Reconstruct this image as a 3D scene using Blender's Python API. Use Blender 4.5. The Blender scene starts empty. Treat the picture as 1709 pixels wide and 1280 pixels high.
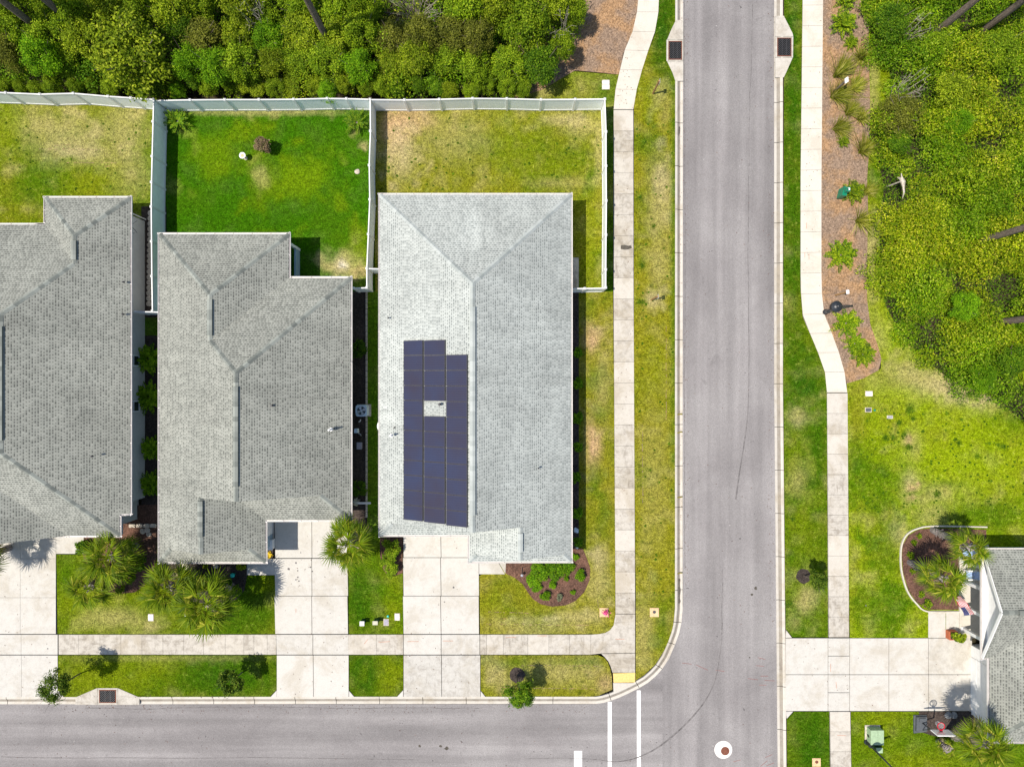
import bpy, math, random
import numpy as np
from mathutils import Vector, noise as mnoise
from mathutils.geometry import delaunay_2d_cdt

# ------------------------------------------------------------------ basics
H, FPX, CX, CY = 47.5, 1139.33, 854.5, 640.0      # drone height, focal length in photo pixels, image centre
E, P = 2.75, 0.5                                   # eave height, roof pitch (6 in 12)
rng = np.random.default_rng(7)
random.seed(7)
C = bpy.context.scene.collection
R = math.radians

def X(px, z=0.0): return (px - CX) / FPX * (H - z)
def Y(py, z=0.0): return -(py - CY) / FPX * (H - z)
def W(px, py, z=0.0): return Vector((X(px, z), Y(py, z), z))

WL = {}                                            # world location of every object built
def place(o, parent, org):
    C.objects.link(o)
    WL[o.name] = Vector(org)
    if parent is not None:
        o.parent = parent
        o.location = Vector(org) - WL[parent.name]
    else:
        o.location = org

def tag(o, label=None, cat=None, group=None, kind=None):
    if label: o['label'] = label
    if cat: o['category'] = cat
    if group: o['group'] = group
    if kind: o['kind'] = kind
    return o

def thing(name, label, cat, loc=(0, 0, 0), rz=0.0, group=None):
    o = bpy.data.objects.new(name, None)
    o.empty_display_size = 0.2
    place(o, None, loc)
    o.rotation_euler = (0, 0, rz)
    return tag(o, label, cat, group)

def np_obj(name, V, faces, mats, parent=None, org=None, attrs=None, uvs=None, smooth=False, midx=None):
    """faces: (n,4) array or list of lists. attrs: {name:(domain,type,array)}"""
    org = Vector(org) if org is not None else (WL[parent.name] if parent is not None else Vector((0, 0, 0)))
    V = np.asarray(V, dtype=np.float64) - np.array(org)
    me = bpy.data.meshes.new(name)
    if isinstance(faces, np.ndarray):
        n, k = faces.shape
        me.vertices.add(len(V)); me.vertices.foreach_set('co', V.astype(np.float32).ravel())
        me.loops.add(n * k); me.loops.foreach_set('vertex_index', faces.astype(np.int32).ravel())
        me.polygons.add(n)
        me.polygons.foreach_set('loop_start', np.arange(0, n * k, k, dtype=np.int32))
        me.update(calc_edges=True)
    else:
        me.from_pydata([tuple(v) for v in V], [], faces)
        me.update()
    if not isinstance(mats, (list, tuple)): mats = [mats]
    for m in mats: me.materials.append(m)
    if midx is not None: me.polygons.foreach_set('material_index', np.asarray(midx, dtype=np.int32))
    if attrs:
        for an, (dom, ty, arr) in attrs.items():
            a = me.attributes.new(an, ty, dom)
            arr = np.asarray(arr, dtype=np.float32)
            if ty == 'FLOAT': a.data.foreach_set('value', arr.ravel())
            else: a.data.foreach_set('color', arr.ravel())
    if uvs is not None:
        ul = me.uv_layers.new(name='UVMap')
        ul.data.foreach_set('uv', np.asarray(uvs, dtype=np.float32).ravel())
    if smooth: me.polygons.foreach_set('use_smooth', np.ones(len(me.polygons), dtype=bool))
    o = bpy.data.objects.new(name, me)
    place(o, parent, org)
    return o

class MB:
    """collects polygons in world coordinates; build() links them as one mesh object"""
    def __init__(s): s.v = []; s.f = []; s.t = []; s.uv = []; s.m = []
    def face(s, pts, tone=0.5, uv=None, m=0):
        i = len(s.v)
        s.v += [tuple(p) for p in pts]; s.f.append(list(range(i, i + len(pts))))
        s.t.append(tone); s.m.append(m)
        s.uv += uv if uv else [(0.0, 0.0)] * len(pts)
    def box(s, x0, x1, y0, y1, z0, z1, tone=0.5, m=0):
        a = [(x0, y0), (x1, y0), (x1, y1), (x0, y1)]
        s.prism(a, z0, z1, tone, m)
    def prism(s, poly, z0, z1, tone=0.5, m=0, bottom=True):
        n = len(poly)
        ar = sum(poly[i][0] * poly[(i + 1) % n][1] - poly[(i + 1) % n][0] * poly[i][1] for i in range(n))
        if ar < 0: poly = poly[::-1]
        s.face([(p[0], p[1], z1) for p in poly], tone, m=m)
        if bottom: s.face([(p[0], p[1], z0) for p in poly[::-1]], tone, m=m)
        for i in range(n):
            p, q = poly[i], poly[(i + 1) % n]
            s.face([(p[0], p[1], z0), (q[0], q[1], z0), (q[0], q[1], z1), (p[0], p[1], z1)], tone, m=m)
    def bar(s, a, b, w, h, tone=0.5, m=0, up=(0, 0, 1)):
        a, b = Vector(a), Vector(b); d = (b - a).normalized(); up = Vector(up)
        if abs(d.dot(up)) > 0.98: up = Vector((0, 1, 0))
        x = d.cross(up).normalized() * w / 2; z = x.cross(d).normalized() * h / 2
        A = [a - x - z, a + x - z, a + x + z, a - x + z]; B = [p + (b - a) for p in A]
        s.face(A[::-1], tone, m=m); s.face(B, tone, m=m)
        for i in range(4): s.face([A[i], A[(i + 1) % 4], B[(i + 1) % 4], B[i]], tone, m=m)
    def tube(s, pts, rad, n=8, tone=0.5, m=0, cap=True):
        pts = [Vector(p) for p in pts]
        if not isinstance(rad, (list, tuple)): rad = [rad] * len(pts)
        rings = []
        for i, p in enumerate(pts):
            d = (pts[min(i + 1, len(pts) - 1)] - pts[max(i - 1, 0)]).normalized()
            u = Vector((1, 0, 0)) if abs(d.x) < 0.8 else Vector((0, 1, 0))
            x = d.cross(u).normalized(); y = d.cross(x).normalized()
            rings.append([p + (x * math.cos(k * 2 * math.pi / n) + y * math.sin(k * 2 * math.pi / n)) * rad[i] for k in range(n)])
        for a, b in zip(rings, rings[1:]):
            for k in range(n): s.face([a[k], b[k], b[(k + 1) % n], a[(k + 1) % n]], tone, m=m)
        if cap:
            s.face(rings[0], tone, m=m); s.face(rings[-1][::-1], tone, m=m)
    def lathe(s, c, prof, n=16, tone=0.5, m=0):
        """prof: list of (radius, z) from bottom to top"""
        c = Vector(c)
        ring = lambda r, z: [c + Vector((r * math.cos(k * 2 * math.pi / n), r * math.sin(k * 2 * math.pi / n), z)) for k in range(n)]
        rs = [ring(max(r, 1e-4), z) for r, z in prof]
        for a, b in zip(rs, rs[1:]):
            for k in range(n): s.face([a[k], a[(k + 1) % n], b[(k + 1) % n], b[k]], tone, m=m)
        if prof[0][0] > 1e-3: s.face(rs[0][::-1], tone, m=m)
        if prof[-1][0] > 1e-3: s.face(rs[-1], tone, m=m)
    def build(s, name, mats, parent=None, org=None, smooth=False):
        return np_obj(name, s.v, s.f, mats, parent, org, {'tone': ('FACE', 'FLOAT', s.t)}, s.uv, smooth, s.m)

def kids(o): return [c for c in bpy.data.objects if c.parent is o]
KID = {}
def dup(root, loc, rz=0.0, scale=1.0, label=None, group=None, cat=None):
    r = root.copy(); C.objects.link(r)
    r.location = loc; r.rotation_euler = (0, 0, rz)
    r.scale = (scale,) * 3 if not isinstance(scale, (tuple, list)) else scale
    tag(r, label, cat, group)
    WL[r.name] = Vector(loc)
    if root.name not in KID:
        KID[root.name] = [(c, kids(c)) for c in kids(root)]
    for c, sub in KID[root.name]:
        d = c.copy(); C.objects.link(d); d.parent = r
        for g in sub:
            e = g.copy(); C.objects.link(e); e.parent = d
    return r

class Slot:
    """hands out the template itself first, copies afterwards"""
    def __init__(s, root): s.root = root; s.used = False
    def put(s, loc, rz=0.0, scale=1.0, label=None, group=None, cat=None):
        if s.used: return dup(s.root, loc, rz, scale, label, group, cat)
        s.used = True; o = s.root
        KID[o.name] = [(c, kids(c)) for c in kids(o)]
        o.location = loc; o.rotation_euler = (0, 0, rz)
        o.scale = (scale,) * 3 if not isinstance(scale, (tuple, list)) else scale
        WL[o.name] = Vector(loc)
        return tag(o, label, cat, group)
    def drop(s):
        if not s.used:
            for c in kids(s.root): bpy.data.objects.remove(c)
            bpy.data.objects.remove(s.root)

# ------------------------------------------------------------------ materials
class NT:
    def __init__(s, name):
        s.mat = bpy.data.materials.new(name); s.mat.use_nodes = True
        s.t = s.mat.node_tree; s.t.nodes.clear()
        s.out = s.t.nodes.new('ShaderNodeOutputMaterial')
    def n(s, ty, **kw):
        nd = s.t.nodes.new(ty)
        for k, v in kw.items(): setattr(nd, k, v)
        return nd
    def lk(s, a, b): s.t.links.new(a, b)
    def val(s, sock, v):
        if hasattr(v, 'node'): s.lk(v, sock)
        elif isinstance(v, (tuple, list)) and len(v) == 3 and sock.type == 'RGBA': sock.default_value = (*v, 1)
        else: sock.default_value = v
    def math(s, op, a, b=0.0, c=None, clamp=False):
        nd = s.n('ShaderNodeMath', operation=op, use_clamp=clamp)
        s.val(nd.inputs[0], a); s.val(nd.inputs[1], b)
        if c is not None: s.val(nd.inputs[2], c)
        return nd.outputs[0]
    def mix(s, f, a, b, blend='MIX'):
        nd = s.n('ShaderNodeMix', data_type='RGBA', blend_type=blend)
        s.val(nd.inputs[0], f); s.val(nd.inputs[6], a); s.val(nd.inputs[7], b)
        return nd.outputs[2]
    def pos(s): return s.n('ShaderNodeNewGeometry').outputs['Position']
    def obj(s): return s.n('ShaderNodeTexCoord').outputs['Object']
    def island(s): return s.n('ShaderNodeNewGeometry').outputs['Random Per Island']
    def orand(s): return s.n('ShaderNodeObjectInfo').outputs['Random']
    def noise(s, vec, scale, detail=3.0, rough=0.55, dist=0.0):
        nd = s.n('ShaderNodeTexNoise')
        if vec is not None: s.lk(vec, nd.inputs['Vector'])
        nd.inputs['Scale'].default_value = scale; nd.inputs['Detail'].default_value = detail
        nd.inputs['Roughness'].default_value = rough; nd.inputs['Distortion'].default_value = dist
        return nd.outputs['Fac']
    def scale(s, vec, x, y, z):
        nd = s.n('ShaderNodeMapping'); s.lk(vec, nd.inputs[0]); nd.inputs['Scale'].default_value = (x, y, z)
        return nd.outputs[0]
    def mr(s, v, a, b, c, d, smooth=False):
        nd = s.n('ShaderNodeMapRange', interpolation_type='SMOOTHSTEP' if smooth else 'LINEAR')
        s.val(nd.inputs['Value'], v)
        for k, q in zip(('From Min', 'From Max', 'To Min', 'To Max'), (a, b, c, d)): s.val(nd.inputs[k], q)
        return nd.outputs[0]
    def attr(s, name, out='Fac'):
        return s.n('ShaderNodeAttribute', attribute_name=name).outputs[out]
    def ramp(s, f, stops, interp='LINEAR'):
        nd = s.n('ShaderNodeValToRGB'); cr = nd.color_ramp; cr.interpolation = interp
        while len(cr.elements) < len(stops): cr.elements.new(0.5)
        for e, (p, c) in zip(cr.elements, stops): e.position = p; e.color = (*c, 1)
        s.val(nd.inputs[0], f)
        return nd.outputs[0]
    def gray(s, v):
        nd = s.n('ShaderNodeCombineColor')
        for i in range(3): s.lk(v, nd.inputs[i])
        return nd.outputs[0]
    def bsdf(s, col, rough=0.8, spec=0.25, metal=0.0, bump=None, bstr=0.4, bdist=0.02):
        b = s.n('ShaderNodeBsdfPrincipled')
        s.val(b.inputs['Base Color'], col); s.val(b.inputs['Roughness'], rough)
        b.inputs['Specular IOR Level'].default_value = spec; b.inputs['Metallic'].default_value = metal
        if bump is not None:
            bn = s.n('ShaderNodeBump'); bn.inputs['Strength'].default_value = bstr; bn.inputs['Distance'].default_value = bdist
            s.lk(bump, bn.inputs['Height']); s.lk(bn.outputs[0], b.inputs['Normal'])
        s.lk(b.outputs[0], s.out.inputs[0])
        return s.mat

def plain(name, col, rough=0.6, spec=0.3, metal=0.0, var=0.18, sc=6.0):
    t = NT(name); v = t.noise(t.obj(), sc, 4)
    m = t.gray(t.mr(v, 0.3, 0.7, 1 - var, 1 + var))
    return t.bsdf(t.mix(1.0, col, m, 'MULTIPLY'), rough, spec, metal)

def m_lawn():
    t = NT('lawn_grass'); p = t.pos()
    col = t.attr('col', 'Color'); dry_ = t.attr('col', 'Alpha')
    mid = t.noise(p, 1.3, 5, 0.65); fine = t.noise(p, 5.0, 4, 0.8); tiny = t.noise(p, 13.0, 2, 0.7); med = t.noise(p, 2.4, 4, 0.7)
    c = t.mix(t.math('MULTIPLY', t.mr(mid, 0.45, 0.70, 0, 0.25, True), dry_), col, (0.20, 0.19, 0.02))
    c = t.mix(t.mr(mid, 0.30, 0.46, 0.30, 0, True), c, (0.035, 0.095, 0.003))
    c = t.mix(t.math('MULTIPLY', t.math('MULTIPLY', t.mr(med, 0.55, 0.68, 0, 0.45, True), dry_), t.mr(fine, 0.4, 0.6, 0.2, 1.0)), c, (0.27, 0.25, 0.06))
    c = t.mix(t.mr(med, 0.32, 0.44, 0.35, 0, True), c, (0.03, 0.085, 0.002))
    g = t.math('MULTIPLY', t.mr(fine, 0.32, 0.68, 0.5, 1.5), t.mr(tiny, 0.3, 0.7, 0.38, 1.62)); g = t.math('MULTIPLY', g, t.mr(med, 0.3, 0.7, 0.78, 1.2))
    straw = t.math('MULTIPLY', t.math('MULTIPLY', t.mr(tiny, 0.60, 0.70, 0, 1), dry_), t.mr(fine, 0.5, 0.7, 0.0, 0.4))
    c = t.mix(1.0, c, t.gray(g), 'MULTIPLY')
    c = t.mix(straw, c, (0.42, 0.37, 0.13))
    h = t.math('ADD', fine, tiny)
    return t.bsdf(c, 0.95, 0.02, 0, h, 0.8, 0.05)

def m_concrete(name='concrete', base=(0.54, 0.505, 0.445), stain=1.0):
    t = NT(name); p = t.pos()
    n1 = t.noise(p, 0.45, 6, 0.7, 0.5); n2 = t.noise(p, 2.2, 6, 0.75, 0.3); n3 = t.noise(p, 22, 3, 0.7)
    st = t.noise(t.scale(p, 3.5, 0.6, 1), 1.0, 5, 0.7); st2 = t.noise(t.scale(p, 0.5, 3.0, 1), 1.0, 5, 0.7)
    tone = t.attr('tone')
    c = t.mix(t.mr(n1, 0.46, 0.66, 0, 0.6 * stain, True), base, (0.36, 0.305, 0.22))
    dark = t.math('MULTIPLY', t.mr(n2, 0.44, 0.66, 0, 1, True), t.mr(tone, 0.1, 0.9, 0.15, 0.72))
    c = t.mix(t.math('MULTIPLY', dark, 0.75 * stain), c, (0.20, 0.17, 0.135))
    streak = t.math('MULTIPLY', t.mr(t.math('MAXIMUM', st, st2), 0.53, 0.72, 0, 0.75 * stain, True), t.mr(tone, 0.4, 1, 0, 1))
    c = t.mix(streak, c, (0.22, 0.185, 0.145))
    g = t.math('MULTIPLY', t.mr(n3, 0.3, 0.7, 0.90, 1.10), t.mr(tone, 0, 1, 1.05, 0.92))
    c = t.mix(1.0, c, t.gray(g), 'MULTIPLY')
    return t.bsdf(c, 0.85, 0.2, 0, n3, 0.15, 0.01)

def m_asphalt():
    t = NT('asphalt'); p = t.pos()
    big = t.noise(p, 0.22, 5, 0.6, 0.4); lane = t.noise(t.scale(p, 1.1, 0.05, 1), 1.0, 3, 0.6)
    lane2 = t.noise(t.scale(p, 0.05, 1.1, 1), 1.0, 3, 0.6)
    f = t.noise(p, 14, 4, 0.8); f2 = t.noise(p, 38, 2, 0.8); sp = t.noise(p, 3.1, 2, 0.5)
    c = t.ramp(t.mr(big, 0.3, 0.7, 0, 1), [(0, (0.212, 0.199, 0.197)), (0.5, (0.246, 0.232, 0.229)), (1, (0.282, 0.268, 0.263))])
    sx = t.n('ShaderNodeSeparateXYZ'); t.lk(p, sx.inputs[0])
    isv = t.math('GREATER_THAN', sx.outputs[0], 10.5)
    ln = t.mix(isv, t.gray(lane2), t.gray(lane))
    c = t.mix(1.0, c, t.mix(1.0, ln, (1, 1, 1), 'MIX') if False else t.gray(t.mr(ln, 0.3, 0.7, 0.86, 1.14)), 'MULTIPLY')
    g = t.math('MULTIPLY', t.mr(f, 0.3, 0.7, 0.78, 1.22), t.mr(f2, 0.3, 0.7, 0.80, 1.20))
    c = t.mix(1.0, c, t.gray(g), 'MULTIPLY')
    wh = t.noise(t.scale(p, 0.85, 0.03, 1), 1.0, 2, 0.5); wv = t.noise(t.scale(p, 0.03, 0.85, 1), 1.0, 2, 0.5)
    wl = t.mix(isv, t.gray(wv), t.gray(wh)); c = t.mix(1.0, c, t.gray(t.mr(wl, 0.35, 0.65, 0.9, 1.1, True)), 'MULTIPLY')
    blot = t.noise(p, 0.9, 5, 0.7, 0.8); c = t.mix(t.mr(blot, 0.62, 0.76, 0, 0.5, True), c, (0.13, 0.122, 0.12))
    c = t.mix(t.mr(sp, 0.745, 0.775, 0, 0.8), c, (0.07, 0.065, 0.065))
    c = t.mix(t.mr(sp, 0.215, 0.235, 0.55, 0), c, (0.48, 0.46, 0.44))
    return t.bsdf(c, 0.9, 0.2, 0, f, 0.3, 0.01)

def m_mulch(name, a, b, c3):
    t = NT(name); p = t.pos()
    big = t.noise(p, 0.5, 4, 0.6); v = t.n('ShaderNodeTexVoronoi'); t.lk(t.scale(p, 1, 1.0, 1), v.inputs['Vector']); v.inputs['Scale'].default_value = 11
    f = t.noise(p, 16, 4, 0.8)
    c = t.mix(t.mr(big, 0.42, 0.62, 0, 1, True), a, b)
    c = t.mix(t.mr(f, 0.52, 0.72, 0, 0.75), c, c3)
    g = t.mr(v.outputs['Color'], 0, 1, 0.55, 1.4); g = t.math('MULTIPLY', g, t.mr(f, 0.3, 0.7, 0.6, 1.3))
    c = t.mix(1.0, c, t.gray(g), 'MULTIPLY')
    return t.bsdf(c, 0.95, 0.1, 0, f, 0.8, 0.04)

def m_roof(name, lo, hi, dark):
    t = NT(name)
    uv = t.n('ShaderNodeUVMap').outputs[0]
    sx = t.n('ShaderNodeSeparateXYZ'); t.lk(uv, sx.inputs[0]); u, v = sx.outputs[0], sx.outputs[1]
    vr = t.math('DIVIDE', v, 0.152); row = t.math('FLOOR', vr); fv = t.math('FRACT', vr)
    w1 = t.n('ShaderNodeTexWhiteNoise', noise_dimensions='1D'); t.lk(row, w1.inputs['W'])
    uu = t.math('ADD', t.math('DIVIDE', u, 0.205), t.math('MULTIPLY', w1.outputs['Value'], 7.3))
    wob = t.math('MULTIPLY', t.math('SUBTRACT', t.noise(uv, 1.7, 2), 0.5), 1.5)
    uu = t.math('ADD', uu, wob)
    cell = t.math('FLOOR', uu); fu = t.math('FRACT', uu)
    cv = t.n('ShaderNodeCombineXYZ'); t.lk(cell, cv.inputs[0]); t.lk(row, cv.inputs[1])
    w2 = t.n('ShaderNodeTexWhiteNoise', noise_dimensions='2D'); t.lk(cv.outputs[0], w2.inputs['Vector'])
    rc = w2.outputs['Value']
    du = t.math('LESS_THAN', fu, t.mr(rc, 0, 1, 0.34, 0.82))
    dv = t.math('LESS_THAN', fv, 0.5)
    dash = t.math('MULTIPLY', t.math('MULTIPLY', du, dv), t.mr(rc, 0, 1, 0.55, 1.0))
    pz = t.pos()
    mot = t.noise(uv, 0.55, 5, 0.6); spot = t.noise(uv, 30, 2, 0.8); weath = t.noise(t.scale(uv, 1.6, 0.18, 1), 1, 4, 0.6)
    c = t.mix(w2.outputs['Color'], lo, hi) if False else t.mix(t.math('ADD', t.math('MULTIPLY', t.math('SUBTRACT', 1.0, rc), 0.55), t.mr(mot, 0.3, 0.7, -0.05, 0.45)), lo, hi)
    c = t.mix(t.math('MULTIPLY', dash, 0.80), c, dark)
    g = t.math('MULTIPLY', t.mr(spot, 0.3, 0.7, 0.93, 1.07), t.mr(weath, 0.3, 0.7, 0.93, 1.07))
    big = t.noise(t.scale(pz, 1, 1, .3), 0.28, 4, 0.6, 0.6); strk = t.noise(t.scale(uv, 2.6, 0.09, 1), 1.0, 3, 0.6)
    g = t.math('MULTIPLY', g, t.mr(big, 0.3, 0.7, 0.86, 1.12)); g = t.math('MULTIPLY', g, t.mr(strk, 0.55, 0.75, 1.0, 0.86))
    c = t.mix(1.0, c, t.gray(g), 'MULTIPLY')
    return t.bsdf(c, 0.92, 0.15, 0, spot, 0.2, 0.01)

def m_cap(name, lo, hi):
    t = NT(name); tone = t.attr('tone'); f = t.noise(t.pos(), 25, 3, 0.8)
    c = t.mix(tone, lo, hi); c = t.mix(1.0, c, t.gray(t.mr(f, 0.3, 0.7, 0.85, 1.15)), 'MULTIPLY')
    return t.bsdf(c, 0.92, 0.15)

def m_leaf(name, cols, trans=0.3, rough=0.6, spec=0.1, clump=True, cs=0.9, tint=False):
    t = NT(name)
    r = t.island(); r2 = t.orand()
    k = len(cols)
    c = t.ramp(r, [(i / max(1, k - 1), q) for i, q in enumerate(cols)])
    if clump:
        nz = t.noise(t.pos(), cs, 3, 0.6)
        c = t.mix(t.mr(nz, 0.35, 0.65, 0.55, 0.0, True), c, tuple(1.6 * a for a in cols[0]))
    if tint:                                       # own hue per plant of the mass, painted shade on the gap leaves
        tn = t.attr('tone')
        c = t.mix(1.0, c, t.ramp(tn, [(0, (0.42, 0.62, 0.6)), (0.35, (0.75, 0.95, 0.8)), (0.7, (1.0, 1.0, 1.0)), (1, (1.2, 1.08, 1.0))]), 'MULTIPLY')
    c = t.mix(1.0, c, t.gray(t.mr(r2, 0, 1, 0.82, 1.18)), 'MULTIPLY')
    b = t.n('ShaderNodeBsdfPrincipled'); t.lk(c, b.inputs['Base Color']); b.inputs['Roughness'].default_value = rough
    b.inputs['Specular IOR Level'].default_value = spec
    tr = t.n('ShaderNodeBsdfTranslucent'); t.lk(c, tr.inputs[0])
    mx = t.n('ShaderNodeMixShader'); mx.inputs[0].default_value = trans
    t.lk(b.outputs[0], mx.inputs[1]); t.lk(tr.outputs[0], mx.inputs[2]); t.lk(mx.outputs[0], t.out.inputs[0])
    return t.mat

def m_bark(name, a, b):
    t = NT(name); p = t.scale(t.obj(), 1, 1, 0.35); n = t.noise(p, 14, 5, 0.8)
    return t.bsdf(t.mix(t.mr(n, 0.35, 0.65, 0, 1), a, b), 0.95, 0.1, 0, n, 0.8, 0.03)

def m_dirt():
    t = NT('soil'); p = t.pos(); n = t.noise(p, 0.8, 5, 0.7); f = t.noise(p, 14, 4, 0.8)
    c = t.mix(t.mr(n, 0.4, 0.6, 0, 1), (0.028, 0.027, 0.014), (0.06, 0.048, 0.028))
    c = t.mix(t.mr(f, 0.55, 0.7, 0, 0.7), c, (0.11, 0.09, 0.06))
    return t.bsdf(t.mix(1.0, c, t.gray(t.mr(f, 0.3, 0.7, 0.5, 1.4)), 'MULTIPLY'), 0.95, 0.1, 0, f, 0.7, 0.05)

def m_panel():
    t = NT('solar_cells'); uv = t.n('ShaderNodeUVMap').outputs[0]
    sx = t.n('ShaderNodeSeparateXYZ'); t.lk(uv, sx.inputs[0])
    gx = t.math('LESS_THAN', t.math('FRACT', t.math('MULTIPLY', sx.outputs[0], 10)), 0.07)
    gy = t.math('LESS_THAN', t.math('FRACT', t.math('MULTIPLY', sx.outputs[1], 6)), 0.09)
    bus = t.math('LESS_THAN', t.math('FRACT', t.math('MULTIPLY', sx.outputs[1], 18)), 0.16)
    cell = t.noise(t.pos(), 0.35, 3)
    c = t.mix(t.mr(cell, 0.35, 0.65, 0, 1), (0.036, 0.031, 0.050), (0.032, 0.038, 0.078))
    c = t.mix(t.math('MULTIPLY', bus, 0.28), c, (0.10, 0.09, 0.12))
    c = t.mix(t.math('MULTIPLY', t.math('MAXIMUM', gx, gy), 0.45), c, (0.02, 0.02, 0.05))
    return t.bsdf(c, 0.22, 0.5)

def m_siding(name, col, groove=0.18, axis=2, depth=0.75):
    t = NT(name); p = t.pos(); sx = t.n('ShaderNodeSeparateXYZ'); t.lk(p, sx.inputs[0])
    fr = t.math('FRACT', t.math('DIVIDE', sx.outputs[axis] if axis == 2 else t.math('ADD', sx.outputs[0], sx.outputs[1]), groove))
    ln = t.math('LESS_THAN', fr, 0.09); n = t.noise(p, 3, 4)
    c = t.mix(t.math('MULTIPLY', ln, 1 - depth), col, tuple(a * 0.3 for a in col))
    return t.bsdf(t.mix(1.0, c, t.gray(t.mr(n, 0.3, 0.7, 0.94, 1.05)), 'MULTIPLY'), 0.5, 0.35)

M = {}
M['lawn'] = m_lawn(); M['concrete'] = m_concrete(); M['drive'] = m_concrete('drive_concrete', (0.545, 0.526, 0.482), 0.62)
M['pale'] = m_concrete('pale_concrete', (0.60, 0.56, 0.485), 0.5)
M['curb'] = m_concrete('curb_concrete', (0.55, 0.515, 0.455), 0.8)
M['curb_flow'] = m_concrete('gutter_concrete', (0.33, 0.30, 0.255), 1.0); M['asphalt'] = m_asphalt(); M['soil'] = m_dirt()
M['mulch'] = m_mulch('brown_mulch', (0.11, 0.062, 0.045), (0.16, 0.085, 0.06), (0.26, 0.15, 0.11))
M['black_mulch'] = m_mulch('dark_mulch', (0.05, 0.04, 0.035), (0.075, 0.058, 0.05), (0.13, 0.10, 0.085))
M['straw'] = m_mulch('pine_straw', (0.265, 0.185, 0.130), (0.36, 0.215, 0.110), (0.44, 0.34, 0.25))
M['roof'] = m_roof('weathered_shingle', (0.252, 0.262, 0.232), (0.335, 0.342, 0.302), (0.072, 0.075, 0.068))
M['roof_pale'] = m_roof('pale_shingle', (0.385, 0.410, 0.388), (0.475, 0.500, 0.470), (0.15, 0.166, 0.16))
M['cap'] = m_cap('ridge_shingle', (0.15, 0.163, 0.148), (0.32, 0.34, 0.305))
M['cap_pale'] = m_cap('pale_ridge_shingle', (0.32, 0.35, 0.335), (0.46, 0.49, 0.47))
M['white'] = plain('white_vinyl', (0.80, 0.80, 0.79), 0.45, 0.4, 0, 0.04)
M['fence'] = m_siding('fence_plank', (0.91, 0.95, 0.95), 0.15, 0, 0.92)
M['wall_white'] = m_siding('white_siding', (0.80, 0.80, 0.78), 0.17)
M['wall_tan'] = m_siding('beige_siding', (0.55, 0.55, 0.52), 0.17)
M['wall_blue'] = m_siding('blue_siding', (0.30, 0.42, 0.50), 0.17)
M['gutter'] = plain('gutter_white', (0.66, 0.63, 0.61), 0.4, 0.4, 0, 0.08, 2.0)
M['soffit'] = plain('soffit', (0.7, 0.7, 0.68))
M['black'] = plain('black_metal', (0.022, 0.026, 0.032), 0.4, 0.5)
M['dark'] = plain('dark_void', (0.008, 0.008, 0.009), 0.9, 0.1)
M['grey'] = plain('grey_plastic', (0.09, 0.10, 0.11), 0.5, 0.4)
M['solar_frame'] = plain('dark_anodised_frame', (0.050, 0.048, 0.060), 0.5, 0.3, 0.0)
M['steel'] = plain('cast_iron', (0.075, 0.075, 0.08), 0.6, 0.4, 0.3)
M['alu'] = plain('aluminium', (0.6, 0.62, 0.65), 0.35, 0.5, 0.6)
M['ac'] = plain('air_unit_paint', (0.62, 0.74, 0.84), 0.5, 0.4)
M['glass'] = plain('window_glass', (0.02, 0.028, 0.035), 0.08, 0.6, 0, 0.05)
M['solar'] = m_panel()
M['paint_white'] = plain('road_paint', (0.80, 0.79, 0.77), 0.8, 0.2, 0, 0.14, 9)
M['yellow'] = plain('tactile_yellow', (0.68, 0.52, 0.19), 0.8, 0.2, 0, 0.12, 9)
M['rust'] = plain('rusty_iron', (0.19, 0.075, 0.05), 0.9, 0.2, 0, 0.35, 20)
M['collar'] = plain('manhole_collar', (0.76, 0.73, 0.69), 0.9, 0.2, 0, 0.1, 8)
M['tan'] = plain('tan_pad', (0.66, 0.47, 0.27), 0.9, 0.2, 0, 0.15, 9)
M['lid_white'] = plain('white_lid', (0.84, 0.84, 0.82), 0.5, 0.3, 0, 0.05)
M['lid_grey'] = plain('grey_lid', (0.36, 0.34, 0.40), 0.8, 0.3, 0, 0.3, 20)
M['beige'] = plain('beige_paint', (0.50, 0.49, 0.38), 0.6, 0.3)
M['box_green'] = plain('utility_green', (0.33, 0.45, 0.28), 0.55, 0.35, 0, 0.12)
M['box_dark'] = plain('dark_green_paint', (0.012, 0.075, 0.045), 0.5, 0.4)
M['kelly'] = plain('kelly_green', (0.005, 0.20, 0.11), 0.4, 0.4)
M['teal'] = plain('teal_glaze', (0.01, 0.48, 0.42), 0.3, 0.5)
M['wood'] = m_bark('weathered_post', (0.30, 0.17, 0.07), (0.45, 0.28, 0.13))
M['terra'] = plain('terracotta', (0.45, 0.13, 0.06), 0.8)
M['stone'] = plain('pale_stone', (0.52, 0.46, 0.38), 0.9, 0.2, 0, 0.35, 10)
M['rock'] = plain('grey_rock', (0.19, 0.20, 0.205), 0.9, 0.2, 0, 0.35, 8)
M['red'] = plain('red_paint', (0.60, 0.01, 0.035), 0.5)
M['navy'] = plain('flag_blue', (0.035, 0.04, 0.17), 0.8)
M['pink'] = plain('pink_petals', (0.72, 0.09, 0.26), 0.7, 0.2, 0, 0.4, 30)
M['yellow_petal'] = plain('yellow_petals', (0.75, 0.52, 0.03), 0.7, 0.2, 0, 0.3, 30)
M['skyblue'] = plain('light_blue_paint', (0.38, 0.52, 0.78), 0.5)
M['net'] = plain('white_net', (0.62, 0.58, 0.60), 0.9)
M['mark'] = plain('tyre_rubber', (0.165, 0.155, 0.153), 0.9, 0.1, 0, 0.45, 4)
M['mark_red'] = plain('red_spray_paint', (0.26, 0.13, 0.12), 0.9, 0.1, 0, 0.3, 12)
M['mark_orange'] = plain('orange_spray_paint', (0.50, 0.27, 0.19), 0.9, 0.1, 0, 0.3, 12)
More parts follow.
